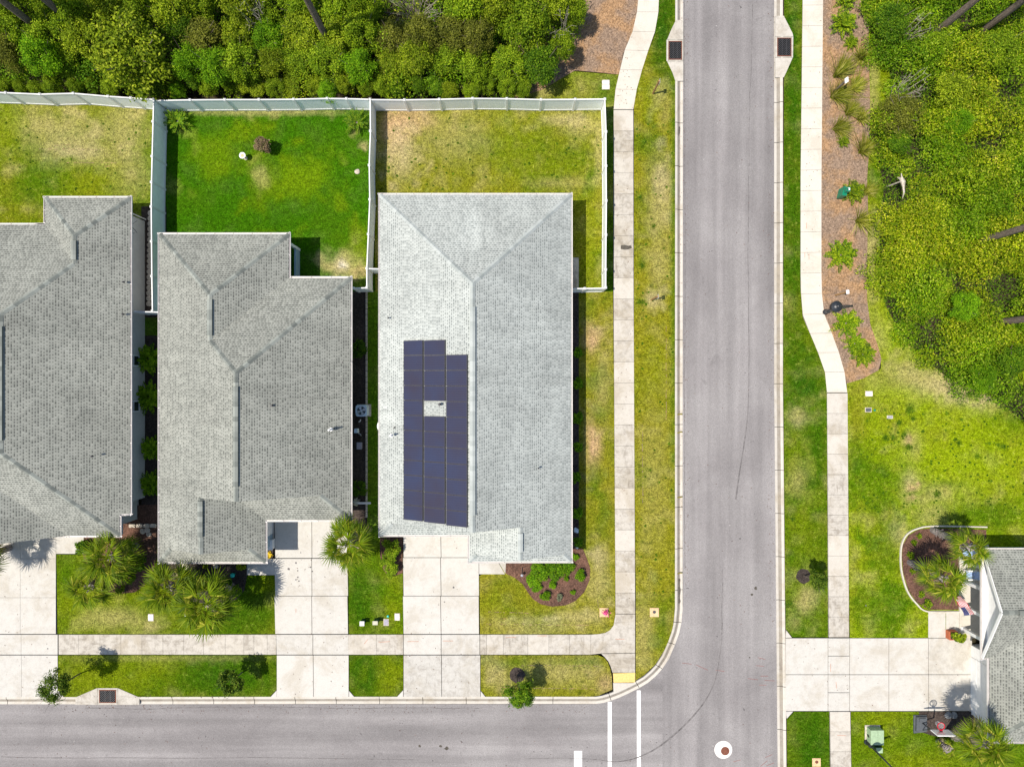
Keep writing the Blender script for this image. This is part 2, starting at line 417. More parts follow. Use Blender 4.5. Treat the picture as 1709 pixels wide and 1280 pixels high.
M['stain'] = plain('damp_stain', (0.10, 0.09, 0.075), 0.9, 0.1, 0, 0.4, 12)
M['moss'] = plain('moss', (0.20, 0.17, 0.04), 0.9, 0.1, 0, 0.4, 12)
M['bark'] = m_bark('bark_grey', (0.085, 0.066, 0.052), (0.25, 0.20, 0.16))
M['twig'] = m_bark('bare_twig', (0.28, 0.24, 0.19), (0.46, 0.41, 0.34))
M['palm_bark'] = m_bark('palm_bark', (0.12, 0.10, 0.09), (0.46, 0.40, 0.38))
# foliage
M['lf_yellow'] = m_leaf('leaf_yellow_green', [(0.05, 0.09, 0.004), (0.20, 0.29, 0.008), (0.37, 0.48, 0.012), (0.55, 0.62, 0.05)])
M['lf_mid'] = m_leaf('leaf_mid_green', [(0.05, 0.10, 0.004), (0.16, 0.275, 0.007), (0.30, 0.44, 0.010), (0.46, 0.56, 0.035)])
M['lf_bright'] = m_leaf('leaf_bright_green', [(0.035, 0.10, 0.003), (0.12, 0.29, 0.005), (0.235, 0.46, 0.008), (0.36, 0.54, 0.02)])
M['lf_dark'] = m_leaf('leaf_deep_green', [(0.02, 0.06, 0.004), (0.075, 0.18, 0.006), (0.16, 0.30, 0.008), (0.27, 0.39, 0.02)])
M['lf_brown'] = m_leaf('leaf_brown_green', [(0.048, 0.060, 0.008), (0.136, 0.153, 0.015), (0.224, 0.246, 0.02), (0.336, 0.340, 0.07)])
M['lf_thick'] = m_leaf('leaf_thicket', [(0.04, 0.09, 0.003), (0.16, 0.27, 0.004), (0.30, 0.43, 0.006), (0.46, 0.54, 0.012), (0.60, 0.60, 0.08)], cs=0.5, tint=True)
M['lf_under'] = m_leaf('leaf_undergrowth', [(0.06, 0.12, 0.004), (0.18, 0.30, 0.006), (0.34, 0.47, 0.010), (0.52, 0.58, 0.05)], tint=True)
M['lf_oak'] = m_leaf('leaf_street_tree', [(0.018, 0.045, 0.004), (0.05, 0.10, 0.006), (0.11, 0.18, 0.01), (0.22, 0.28, 0.03)], trans=0.2)
M['lf_red'] = m_leaf('leaf_purple_brown', [(0.07, 0.05, 0.025), (0.20, 0.14, 0.08), (0.34, 0.25, 0.16), (0.24, 0.24, 0.08)])
M['lf_grey'] = m_leaf('leaf_grey_green', [(0.12, 0.15, 0.08), (0.22, 0.25, 0.15), (0.30, 0.32, 0.2)])
M['palm'] = m_leaf('palm_frond', [(0.045, 0.09, 0.004), (0.14, 0.22, 0.006), (0.29, 0.35, 0.010), (0.52, 0.50, 0.07)], 0.3, 0.55, 0.12, False)
M['palm_old'] = m_leaf('palm_frond_dry', [(0.25, 0.21, 0.06), (0.42, 0.36, 0.17), (0.55, 0.46, 0.36)], 0.15, 0.7, 0.2, False)
M['sago'] = m_leaf('sago_frond', [(0.025, 0.085, 0.004), (0.08, 0.19, 0.006), (0.17, 0.30, 0.010), (0.30, 0.40, 0.02)], 0.25, 0.6, 0.1, False)
M['cycad'] = m_leaf('cycad_frond', [(0.05, 0.13, 0.004), (0.15, 0.32, 0.006), (0.28, 0.50, 0.01), (0.45, 0.60, 0.03)], 0.3, 0.6, 0.1, False)
M['coontie'] = m_leaf('coontie_frond', [(0.03, 0.075, 0.003), (0.10, 0.20, 0.005), (0.22, 0.34, 0.007), (0.40, 0.46, 0.02)], 0.3, 0.6, 0.12, False)
M['blade'] = m_leaf('grass_blade', [(0.09, 0.13, 0.01), (0.22, 0.27, 0.015), (0.40, 0.41, 0.03), (0.60, 0.54, 0.18)], 0.35, 0.6, 0.1, False)

# ------------------------------------------------------------------ ground, road, lawns
def structure(o, label=None, cat=None): return tag(o, label, cat, None, 'structure')

def big_sheet(name, poly, z, mat):
    b = MB(); b.face([(p[0], p[1], z) for p in poly]); o = b.build(name, mat); return structure(o)

big_sheet('ground', [(-900, -900), (900, -900), (900, 900), (-900, 900)], -0.25, M['soil'])
RZ = -0.12
def px_poly(pts, z=0.0): return [(X(a), Y(b)) for a, b in pts]
ROAD = [(-900, 1176), (995, 1176), (1020, 1170), (1051, 1157), (1082, 1140), (1105.5, 1118), (1127, 1077), (1138, 1040), (1140.5, 1010), (1140, 640), (1140.5, 60),
        (1141, -2600), (1293, -2600), (1293, 640), (1299, 1290), (1301, 1420), (1301, 3200), (1141, 3200), (1141, 1400), (1110, 1355), (1040, 1330), (-900, 1330)]
b = MB(); rp = px_poly(ROAD); b.face([(x, y, RZ) for x, y in rp][::-1]); structure(b.build('road', M['asphalt']))

def inside(poly, x, y):
    c = False; n = len(poly); j = n - 1
    for i in range(n):
        xi, yi = poly[i]; xj, yj = poly[j]
        if (yi > y) != (yj > y) and x < (xj - xi) * (y - yi) / (yj - yi) + xi: c = not c
        j = i
    return c

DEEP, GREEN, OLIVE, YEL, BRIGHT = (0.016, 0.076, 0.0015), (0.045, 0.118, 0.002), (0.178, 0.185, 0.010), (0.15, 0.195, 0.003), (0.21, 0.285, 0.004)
DRY, DIRT, TAN = (0.36, 0.31, 0.12), (0.44, 0.29, 0.16), (0.44, 0.36, 0.19)
BLOBS = [  # px, py, rx, ry, colour, strength : dead and worn grass, lusher patches
    (110, 225, 80, 32, DRY, .62), (60, 205, 50, 20, DRY, .45), (210, 215, 40, 45, DRY, .55), (130, 255, 60, 20, TAN, .6), (215, 290, 40, 40, DRY, .45), (70, 310, 60, 40, GREEN, .7), (10, 220, 25, 60, YEL, .8), (160, 300, 50, 30, YEL, .6),
    (430, 220, 40, 25, YEL, .25), (500, 300, 50, 40, BRIGHT, .40), (360, 260, 45, 40, BRIGHT, .30), (440, 300, 30, 50, YEL, .35), (435, 290, 12, 18, DRY, .5), (575, 442, 32, 20, TAN, .95), (600, 430, 30, 40, YEL, .6), (548, 446, 14, 10, DRY, .8), (420, 186, 180, 6, DRY, .7), (570, 441, 7, 6, (0.7, 0.62, 0.5), .9), (604, 455, 14, 10, DIRT, .5),
    (660, 215, 30, 38, DIRT, .95), (690, 200, 40, 22, DIRT, .7), (670, 260, 30, 40, TAN, .7), (760, 230, 60, 40, DRY, .45), (860, 250, 50, 60, YEL, .5), (975, 210, 30, 20, DRY, .6), (940, 200, 35, 12, TAN, .5), (985, 300, 14, 30, GREEN, .75), (930, 280, 40, 20, YEL, .5), (1000, 250, 8, 60, DRY, .6), (940, 305, 50, 10, DRY, .4), (985, 390, 14, 60, YEL, .6),
    (988, 570, 12, 22, DIRT, .9), (990, 745, 13, 40, DIRT, 1.0), (1005, 640, 14, 60, DRY, .5), (992, 800, 14, 40, GREEN, .6), (1008, 860, 12, 40, GREEN, .6), (990, 630, 14, 20, GREEN, .55), (985, 510, 16, 20, GREEN, .5), (1000, 690, 12, 15, GREEN, .5), (1000, 930, 18, 20, TAN, .5), (985, 925, 10, 8, TAN, .6), (1000, 975, 22, 30, DRY, .6), (970, 1030, 40, 14, DRY, .8),
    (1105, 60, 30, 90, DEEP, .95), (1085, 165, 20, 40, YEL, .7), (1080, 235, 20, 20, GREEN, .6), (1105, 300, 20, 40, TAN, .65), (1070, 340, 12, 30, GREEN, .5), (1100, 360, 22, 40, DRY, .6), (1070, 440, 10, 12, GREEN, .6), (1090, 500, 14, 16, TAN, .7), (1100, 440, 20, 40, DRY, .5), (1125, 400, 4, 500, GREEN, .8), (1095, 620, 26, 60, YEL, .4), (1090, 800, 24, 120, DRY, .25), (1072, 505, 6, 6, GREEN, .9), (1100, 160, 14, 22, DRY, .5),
    (1075, 1060, 18, 60, DRY, .5), (1105, 1050, 14, 60, GREEN, .6), (900, 1050, 90, 8, DRY, .5), (860, 1035, 60, 4, (0.5, .45, .25), .5), (840, 970, 26, 12, GREEN, .4), (830, 1010, 30, 20, YEL, .35), (1010, 1140, 20, 20, DIRT, .55), (930, 1120, 70, 20, DRY, .55), (830, 1120, 22, 30, TAN, .45), (960, 1105, 40, 6, GREEN, .5), (850, 1105, 30, 12, GREEN, .5),
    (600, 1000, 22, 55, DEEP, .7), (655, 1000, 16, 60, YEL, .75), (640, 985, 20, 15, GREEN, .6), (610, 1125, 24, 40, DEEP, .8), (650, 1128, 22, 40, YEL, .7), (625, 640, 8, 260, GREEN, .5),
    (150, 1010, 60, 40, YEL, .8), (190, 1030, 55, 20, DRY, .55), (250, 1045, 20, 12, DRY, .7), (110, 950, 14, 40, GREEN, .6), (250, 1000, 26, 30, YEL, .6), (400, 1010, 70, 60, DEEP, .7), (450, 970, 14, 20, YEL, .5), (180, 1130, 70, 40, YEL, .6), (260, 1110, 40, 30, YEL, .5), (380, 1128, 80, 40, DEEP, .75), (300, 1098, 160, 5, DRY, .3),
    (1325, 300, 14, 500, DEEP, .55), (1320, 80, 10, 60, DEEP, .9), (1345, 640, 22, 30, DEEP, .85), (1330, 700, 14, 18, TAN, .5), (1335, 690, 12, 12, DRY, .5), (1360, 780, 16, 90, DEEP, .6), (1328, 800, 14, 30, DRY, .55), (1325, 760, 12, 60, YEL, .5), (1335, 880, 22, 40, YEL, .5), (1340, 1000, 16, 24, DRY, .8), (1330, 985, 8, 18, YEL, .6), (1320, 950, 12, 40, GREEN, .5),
    (1560, 640, 110, 26, DRY, .85), (1640, 660, 60, 20, TAN, .9), (1600, 645, 60, 20, TAN, .6), (1480, 640, 40, 40, YEL, .5), (1430, 700, 20, 60, OLIVE, .8), (1430, 790, 22, 60, GREEN, .8), (1480, 780, 36, 20, DEEP, .6), (1525, 745, 14, 30, DRY, .6), (1520, 800, 16, 20, TAN, .5), (1570, 820, 50, 20, DRY, .5), (1470, 830, 30, 50, GREEN, .7), (1560, 860, 30, 20, DRY, .6), (1500, 890, 16, 26, TAN, .55), (1480, 930, 30, 60, GREEN, .6), (1470, 1020, 50, 50, GREEN, .75), (1650, 860, 70, 30, GREEN, .8), (1690, 700, 40, 30, GREEN, .6), (1600, 770, 110, 50, BRIGHT, .8), (1500, 660, 50, 22, BRIGHT, .6), (1560, 700, 60, 25, BRIGHT, .6), (1580, 808, 24, 6, DEEP, .5),
    (1515, 735, 8, 6, DIRT, .9), (1519, 812, 9, 5, DIRT, .9), (1533, 808, 5, 5, DIRT, .8), (1521, 828, 10, 5, DIRT, .9), (1517, 746, 6, 5, DEEP, .9), (1520, 820, 8, 3, DEEP, .8),
    (1500, 705, 4, 4, DEEP, .9), (1490, 730, 5, 5, DEEP, .8), (1477, 730, 5, 5, DEEP, .7), (1518, 685, 6, 6, DEEP, .8), (1509, 726, 4, 4, DEEP, .9), (1600, 740, 4, 4, DEEP, .9), (1630, 762, 4, 4, DEEP, .8), (1563, 824, 6, 6, DEEP, .7), (1674, 745, 4, 4, DEEP, .8), (1523, 699, 3, 3, DEEP, .8),
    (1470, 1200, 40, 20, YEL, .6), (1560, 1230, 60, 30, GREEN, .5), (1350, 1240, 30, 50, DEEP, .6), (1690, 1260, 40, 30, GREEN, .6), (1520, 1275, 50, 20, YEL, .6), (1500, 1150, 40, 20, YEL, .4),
    (1466, 300, 14, 45, GREEN, .9), (1462, 400, 12, 40, GREEN, .85), (1490, 330, 10, 50, TAN, .95), (1475, 370, 12, 20, DRY, .9), (1486, 400, 8, 40, TAN, .8), (1455, 440, 8, 60, DRY, .8), (1470, 560, 16, 30, DRY, .6), (1480, 545, 20, 40, BRIGHT, .5), (1520, 620, 30, 20, DRY, .6), (1480, 130, 22, 40, YEL, .9), (1458, 140, 6, 60, DRY, .6),
    (930, 140, 50, 16, YEL, .5), (1010, 150, 20, 30, GREEN, .6), (900, 150, 30, 12, DRY, .5),
]
BL = np.array([(X(a), Y(b_), rx / 24.0, ry / 24.0, *c, s) for a, b_, rx, ry, c, s in BLOBS])

def lawn(pts, base, z=0.0, step=0.32, rough=1.0):
    poly = px_poly(pts)
    xs = [p[0] for p in poly]; ys = [p[1] for p in poly]
    # points inside the region the photograph covers get a fine net, the rest a coarse one
    V = []; n = len(poly)
    for i in range(n):
        p, q = poly[i], poly[(i + 1) % n]; L = math.hypot(q[0] - p[0], q[1] - p[1]); k = max(1, min(120, int(L / 0.6)))
        V += [(p[0] + (q[0] - p[0]) * j / k, p[1] + (q[1] - p[1]) * j / k) for j in range(k)]
    nb = len(V)
    x = min(xs) + step / 2
    x0, x1, y0, y1 = max(min(xs), -38), min(max(xs), 38), max(min(ys), -30), min(max(ys), 30)
    gx = np.arange(x0 + step / 2, x1, step); gy = np.arange(y0 + step / 2, y1, step)
    for a in gx:
        for c in gy:
            xx, yy = a + random.uniform(-.05, .05), c + random.uniform(-.05, .05)
            if inside(poly, xx, yy): V.append((xx, yy))
    res = delaunay_2d_cdt([Vector(v) for v in V], [], [list(range(nb))], 1, 1e-5)
    co = np.array([(v[0], v[1]) for v in res[0]]); F = [list(f) for f in res[2]]
    col = np.tile(np.array(base), (len(co), 1))
    n1 = np.array([mnoise.fractal((x * .22, y * .22, 3.1), 1, 2, 4) for x, y in co]); n2 = np.array([mnoise.fractal((x * .7, y * .7, 9.1), 1, 2, 3) for x, y in co])
    n3 = np.array([mnoise.noise((x * .5, y * .5, 19.1)) for x, y in co])
    n4 = np.array([mnoise.noise((x * 1.6, y * 1.6, 29.1)) for x, y in co])
    def blend(c, w):
        w = np.clip(w, 0, 1)[:, None]; return col * (1 - w) + np.array(c) * w
    col = blend(OLIVE, rough * np.clip(n1 * 1.0, 0, .55)); col = blend(GREEN, rough * np.clip(-n1 * 1.0, 0, .55)); col = blend(DRY, rough * np.clip(n2 * .7 - .1, 0, .5))
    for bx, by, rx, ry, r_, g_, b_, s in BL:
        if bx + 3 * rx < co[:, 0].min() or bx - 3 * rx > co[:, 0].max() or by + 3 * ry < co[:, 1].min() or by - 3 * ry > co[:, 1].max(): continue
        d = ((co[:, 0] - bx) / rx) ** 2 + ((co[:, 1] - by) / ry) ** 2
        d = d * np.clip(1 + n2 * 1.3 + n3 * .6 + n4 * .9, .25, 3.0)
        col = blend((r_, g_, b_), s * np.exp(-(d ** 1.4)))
    zz = z + 0.0 * co[:, 0]
    o = np_obj('lawn', np.column_stack([co, zz]), F, M['lawn'], None, (0, 0, 0), {'col': ('POINT', 'FLOAT_COLOR', np.column_stack([col, np.full(len(col), min(1.0, rough))]))})
    return structure(o)

THK = [(1462, -70), (1800, -70), (1800, 760), (1709, 690), (1655, 650), (1605, 636), (1565, 603), (1525, 566), (1496, 510), (1482, 455), (1485, 400), (1490, 345), (1492, 300), (1478, 245), (1466, 215), (1494, 170), (1506, 130), (1500, 92), (1478, 72), (1466, 20)]
THG = [((x - CX) * .962 + CX + 7, (y - CY) * .962 + CY - 4) for x, y in THK]
lawn([(-700, 120), (275, 172), (277, 530), (-700, 530)], (0.115, 0.155, 0.004))
lawn([(275, 178), (625, 182), (626, 487), (590, 487), (590, 530), (275, 530)], (0.032, 0.112, 0.0015), rough=.14)
lawn([(236, 530), (275, 530), (275, 560), (236, 560)], (0.06, 0.15, 0.006), rough=.4)
lawn([(625, 182), (1004, 182), (1007, 487), (625, 487)], OLIVE)
lawn([(1004, 182), (1024, 183), (1023, 487), (1007, 487)], GREEN)
lawn([(613, 487), (645, 487), (645, 900), (613, 900)], (0.10, 0.20, 0.008), rough=.42)
lawn([(966, 487), (1023, 487), (1026, 800), (1027, 1035), (1024, 1046), (1017, 1053), (1009, 1057), (998, 1058), (801, 1058), (800, 961), (845, 938), (945, 938), (945, 915), (966, 915)], (0.195, 0.185, 0.012), rough=.8)
lawn([(802, 1093), (998, 1093), (1008, 1097), (1014, 1104), (1018, 1114), (1021, 1128), (1022, 1150), (1000, 1160), (985, 1163), (812, 1163), (802, 1151)], (0.165, 0.165, 0.010), rough=.8)
lawn([(1101, -70), (1099, 20), (1092, 60), (1078, 95), (1068, 130), (1059, 160), (1058, 183), (1058, 700), (1061, 1000), (1061, 1135), (1075, 1126), (1094, 1108), (1113, 1078), (1123, 1046), (1127, 1010), (1126.5, 640), (1127, -70)], (0.20, 0.19, 0.010), rough=.8)
lawn([(850, 108), (940, 118), (1027, 125), (1033, 125), (1027, 150), (1024, 183), (1004, 182), (850, 178)], (0.16, 0.19, 0.02))
lawn([(581, 868), (612, 868), (612, 900), (672, 900), (673, 1058), (582, 1058)], (0.07, 0.125, 0.003), rough=.42)
lawn([(583, 1093), (673, 1093), (673, 1150), (661, 1163), (593, 1163), (583, 1151)], (0.07, 0.115, 0.003), rough=.42)
lawn([(94, 925), (140, 925), (140, 900), (270, 900), (270, 938), (412, 938), (412, 960), (459, 960), (461, 1058), (96, 1058)], (0.085, 0.13, 0.003), rough=.42)
lawn([(97, 1093), (462, 1093), (462, 1150), (450, 1163), (108, 1163), (97, 1150)], (0.075, 0.12, 0.003), rough=.42)
lawn([(1309, -70), (1340, -70), (1336, 300), (1336, 480), (1340, 530), (1362, 580), (1378, 625), (1380, 655), (1382, 1063), (1323, 1063), (1311, 1049), (1307, 640)], (0.075, 0.130, 0.003), rough=.8)
lawn([(1413, 640), (1440, 632), (1470, 615), (1470, 600), (1455, 560), (1447, 500), (1447, 300), (1450, 100), (1450, -70), (1454, -70)] + THG[:1:-1] + [(1830, 800), (1900, 800), (1900, 1064), (1418, 1064), (1414, 655)], (0.185, 0.255, 0.004))
lawn([(1325, 1187), (1384, 1187), (1386, 1420), (1316, 1420), (1313, 1200)], (0.05, 0.11, 0.002), rough=.42)
lawn([(1420, 1187), (1900, 1187), (1900, 1420), (1422, 1420)], (0.10, 0.155, 0.003), rough=.42)
# neighbouring lawn beyond the photograph
for pl in ([(-2600, 120), (-700, 120), (-700, 1163), (-2600, 1163)], [(-2600, 1345), (1030, 1345), (1095, 1370), (1126, 1420), (1126, 3200), (-2600, 3200)], [(1316, 1420), (1900, 1420), (1900, 3200), (1316, 3200)]):
    p_ = px_poly(pl); b = MB(); b.face([(x, y, 0) for x, y in p_][::-1])
    o = b.build('lawn', M['lawn'])
    a = o.data.attributes.new('col', 'FLOAT_COLOR', 'POINT'); a.data.foreach_set('color', np.tile((0.10, 0.19, 0.008, 1), len(o.data.vertices)).astype(np.float32))
    structure(o)

for q in ([(815, 1021), (890, 1023)], [(830, 1032), (850, 1033)], [(806, 1041), (985, 1043)], [(997, 975), (998, 1015)], [(870, 1110), (1000, 1111)], [(830, 1147), (990, 1149)], [(60, 249), (170, 250)], [(90, 243), (120, 242)], [(112, 272), (205, 272)], [(150, 277), (195, 278)], [(1072, 700), (1073, 840)], [(1112, 540), (1112, 700)]):
    n_ = max(2, int(math.dist(*q) / 5)); b = MB()
    for k in range(n_):
        if random.random() < .3: continue
        f0 = k / n_; a_ = (q[0][0] + (q[1][0] - q[0][0]) * f0 + random.uniform(-.5, .5), q[0][1] + (q[1][1] - q[0][1]) * f0 + random.uniform(-.6, .6)); v0 = W(*a_, .006); d_ = (W(*q[1]) - W(*q[0])).normalized() * random.uniform(.08, .24); v1 = v0 + d_; nn = Vector((-d_.y, d_.x, 0)).normalized() * random.uniform(.008, .02)
        b.face([v0 - nn, v1 - nn, v1 + nn, v0 + nn][::1])
    structure(b.build('dry_grass_line', M['straw']))
# beds of mulch and pine straw
def bed(pts, mat, z=0.008, name='mulch_bed'):
    b = MB(); p = px_poly(pts)
    ar = sum(p[i][0] * p[(i + 1) % len(p)][1] - p[(i + 1) % len(p)][0] * p[i][1] for i in range(len(p)))
    if ar < 0: p = p[::-1]
    b.face([(x, y, z) for x, y in p]); return structure(b.build(name, M[mat]))
bed([(1371, -70), (1450, -70), (1450, 100), (1452, 160), (1451, 240), (1447, 300), (1449, 360), (1447, 430), (1447, 500), (1452, 540), (1466, 580), (1471, 600), (1466, 618), (1440, 632), (1413, 640), (1406, 610), (1388, 560), (1372, 520), (1369, 480), (1369, 300)], 'straw')
bed([(930, -70), (1070, -70), (1066, -10), (1062, 30), (1055, 55), (1040, 90), (1033, 125), (1005, 122), (960, 118), (905, 150), (860, 165), (850, 60)], 'straw')
bed([(843, 938), (844, 957), (858, 963), (872, 974), (882, 990), (890, 1000), (903, 1008), (921, 1012), (943, 1010), (960, 1003), (975, 988), (984, 968), (985, 948), (979, 930), (973, 916), (966, 914), (950, 914), (940, 930)], 'mulch')
bed([(940, 487), (966, 487), (966, 914), (940, 914)], 'black_mulch')
bed([(575, 487), (612, 487), (612, 885), (575, 885)], 'black_mulch')
bed([(232, 905), (262, 868), (262, 930), (254, 960), (240, 978), (225, 988), (205, 990), (182, 988), (150, 950), (139, 930), (137, 898), (199, 890)], 'mulch')
bed([(199, 846), (264, 840), (266, 905), (199, 905)], 'mulch', 0.004)
bed([(266, 930), (412, 930), (412, 962), (408, 985), (395, 1000), (360, 1010), (300, 1000), (262, 975)], 'black_mulch', 0.004)
bed([(236, 345), (278, 345), (278, 530), (236, 530)], 'black_mulch', 0.012)
bed([(236, 560), (268, 560), (268, 842), (236, 842)], 'black_mulch')
bed([(1505, 930), (1506, 910), (1516, 893), (1532, 884), (1555, 881), (1646, 884), (1646, 910), (1610, 935), (1604, 1000), (1600, 1017), (1549, 1017), (1530, 1005), (1516, 985), (1507, 955)], 'mulch')
bed([(634, 897), (672, 897), (672, 956), (660, 960), (646, 958), (640, 950), (634, 925)], 'mulch')
bed([(441, 905), (456, 905), (456, 932), (441, 932)], 'black_mulch', 0.03)
bed([(1533, 1187), (1640, 1187), (1645, 1225), (1600, 1230), (1560, 1228), (1540, 1222)], 'black_mulch')
for cx_, cy_, r_ in ((1341, 961, 12.5), (863, 1126, 13)):
    bed([(cx_ + r_ * random.uniform(.9, 1.08) * math.cos(k * .35), cy_ + r_ * random.uniform(.9, 1.08) * math.sin(k * .35)) for k in range(18)], 'black_mulch')

# concrete: separate slabs with open joints
def slab(b, pts, z=0.016, gap=0.008, tone=None):
    p = [Vector((X(a), Y(c))) for a, c in pts]
    ar = sum(p[i].x * p[(i + 1) % len(p)].y - p[(i + 1) % len(p)].x * p[i].y for i in range(len(p)))
    if ar < 0: p = p[::-1]
    n = len(p); q = []
    for i in range(n):
        d0 = (p[i] - p[i - 1]).normalized(); d1 = (p[(i + 1) % n] - p[i]).normalized()
        n0 = Vector((-d0.y, d0.x)); n1 = Vector((-d1.y, d1.x)); k = n0 + n1
        k = k / max(0.35, k.length_squared) * 2 if k.length > 1e-4 else n0
        q.append(p[i] + k * gap * min(1.0, 1.0))
    b.prism([(v.x, v.y) for v in q], -0.1, z, random.random() if tone is None else tone, bottom=False)
def strip(b, Lp, Rp, n, **kw):
    def res(pts):
        pts = [Vector(p) for p in pts]; d = [0]
        for a, c in zip(pts, pts[1:]): d.append(d[-1] + (c - a).length)
        out = []
        for k in range(n + 1):
            s = d[-1] * k / n
            for i in range(len(pts) - 1):
                if s <= d[i + 1] + 1e-6: out.append(pts[i].lerp(pts[i + 1], (s - d[i]) / max(1e-9, d[i + 1] - d[i]))); break
        return out
    A, B = res(Lp), res(Rp)
    for i in range(n): slab(b, [A[i], B[i], B[i + 1], A[i + 1]], **kw)
def grid(b, xs, ys, **kw):
    for i in range(len(xs) - 1):
        for j in range(len(ys) - 1): slab(b, [(xs[i], ys[j]), (xs[i + 1], ys[j]), (xs[i + 1], ys[j + 1]), (xs[i], ys[j + 1])], **kw)

b = MB()   # side pavement, straight part, and the front pavement
strip(b, [(1024, 184), (1024, 500), (1027, 1000), (1027, 1024)], [(1057, 184), (1057.5, 500), (1060, 1000), (1060, 1024)], 24)
slab(b, [(986, 1058.5), (1000, 1057.5), (1010, 1055.5), (1018, 1051), (1024, 1043), (1027, 1024.5), (1060, 1024.5), (1060, 1089), (1003, 1090), (986, 1092)], tone=.75)
slab(b, [(1003, 1090.5), (1060, 1089.5), (1060, 1122), (1022, 1122), (1019, 1112), (1015, 1103), (1008, 1095)], tone=.8)
for xs_ in ([98, 131, 167, 202, 237, 272, 307, 340, 376, 407, 424, 446, 461], [581, 628, 673], [801, 812, 840, 881, 916, 950, 986]):
    for a, c in zip(xs_, xs_[1:]): slab(b, [(a, 1058.5), (c, 1058.5), (c, 1092), (a, 1092)], tone=random.uniform(.35, 1))
slab(b, [(1023, 1139), (1060, 1139), (1058, 1140), (1035, 1152), (1024, 1155)], z=0.012)
structure(b.build('pavement', M['concrete']))
b = MB()
strip(b, [(1069, -80), (1066, -10), (1062, 30), (1055, 55), (1040, 90), (1033, 125), (1027, 150), (1024, 183)], [(1101, -80), (1100, -10), (1099, 20), (1092, 60), (1078, 95), (1068, 130), (1060, 160), (1057, 183)], 8, tone=.3)
structure(b.build('path', M['pale']))
b = MB()
strip(b, [(1342, -300), (1340, -40), (1336, 300), (1336, 480), (1340, 530), (1362, 580), (1378, 625), (1380, 655)], [(1376, -300), (1374, -40), (1371, 300), (1371, 480), (1374, 520), (1390, 560), (1408, 610), (1414, 655)], 28, tone=.08, gap=.008)
structure(b.build('path', M['pale']))
b = MB()
strip(b, [(1380, 656), (1383, 1063)], [(1414.5, 656), (1417, 1063)], 12)
strip(b, [(1385, 1187), (1388, 1420)], [(1419, 1187), (1423, 1420)], 7)
structure(b.build('pavement', M['concrete']))

def drive(fn):
    b = MB(); fn(b); return structure(b.build('driveway', M['drive']))
def d1(b):
    grid(b, [-130, -60, 34, 93.5], [870, 932, 997, 1057.5], tone=.3); grid(b, [-130, -60, 35.5, 96.5], [1058.5, 1092], tone=.35); grid(b, [-130, -60, 36, 96.5], [1093, 1163], tone=.4)
    slab(b, [(93.5, 870), (140, 870), (140, 924), (93.5, 924)], tone=.35)
    slab(b, [(97, 1151), (107, 1163), (97, 1163)], tone=.3)
def d2(b):
    for y0, y1 in ((850, 931), (932, 994), (994.5, 1057.5)):
        slab(b, [(458, y0), (520, y0), (520.5, y1), (459.5, y1)], tone=.25); slab(b, [(520.5, y0), (580, y0), (581, y1), (521, y1)], tone=.35)
    slab(b, [(461, 1058.5), (522, 1058.5), (522, 1092), (461.5, 1092)], tone=.5); slab(b, [(522.5, 1058.5), (581, 1058.5), (581.5, 1092), (522.5, 1092)], tone=.4)
    slab(b, [(462, 1093), (522.5, 1093), (523, 1163), (462, 1163)], tone=.1); slab(b, [(523, 1093), (582, 1093), (582, 1163), (523.5, 1163)], tone=.15)
    slab(b, [(462, 1151), (462, 1163), (451, 1163)], tone=.2); slab(b, [(582.5, 1152), (592, 1163), (582.5, 1163)], tone=.2)
    slab(b, [(412, 932), (458, 932), (459, 959.5), (412, 959.5)], tone=.6); slab(b, [(430, 860), (457.5, 860), (457.5, 904), (430, 904)], tone=.5)
def d3(b):
    for y0, y1 in ((870, 930), (930.5, 994), (994.5, 1057.5)):
        slab(b, [(672.5, y0), (735, y0), (736, y1), (673.5, y1)], tone=.2); slab(b, [(735.5, y0), (799, y0), (799.5, y1), (736.5, y1)], tone=.25)
    slab(b, [(673.5, 1058.5), (736, 1058.5), (736, 1092), (673.5, 1092)], tone=.3); slab(b, [(736.5, 1058.5), (800.5, 1058.5), (800.5, 1092), (736.5, 1092)], tone=.55)
    slab(b, [(673.5, 1093), (736.5, 1093), (737, 1163), (673.5, 1163)], tone=.95); slab(b, [(737, 1093), (801.5, 1093), (801.5, 1163), (737.5, 1163)], tone=.9)
    slab(b, [(673, 1151), (673, 1163), (662, 1163)], tone=.2); slab(b, [(802, 1152), (811, 1163), (802, 1163)], tone=.5)
    slab(b, [(799.5, 932), (828, 932), (843, 958), (799.5, 958)], tone=.3); slab(b, [(828.5, 932), (845, 932), (843.5, 957.5)], tone=.6)
def d4(b):
    for y0, y1 in ((1064.5, 1125), (1125.5, 1186)):
        for x0, x1 in ((1311, 1381.5), (1418, 1483), (1483.5, 1549), (1549.5, 1622)): slab(b, [(x0, y0), (x1, y0), (x1, y1), (x0, y1)], tone=.3 if x0 < 1549 else .6)
    for y0, y1 in ((1064.5, 1094), (1094.5, 1125), (1125.5, 1155), (1155.5, 1186)): slab(b, [(1382, y0), (1417.5, y0), (1417.5, y1), (1382, y1)], tone=.4)
    slab(b, [(1312, 1051), (1322, 1064), (1311, 1064)], tone=.2); slab(b, [(1311, 1186.5), (1324, 1186.5), (1313, 1199)], tone=.5)
    slab(b, [(1549, 1018.5), (1578, 1018.5), (1578, 1064), (1549, 1064)], tone=.3); slab(b, [(1578.5, 1018.5), (1601, 1018.5), (1601, 1064), (1578.5, 1064)], tone=.3)
for f in (d1, d2, d3, d4): drive(f)
b = MB(); slab(b, [(945, 430), (966, 430), (966, 487), (945, 487)], z=0.012, tone=.7)
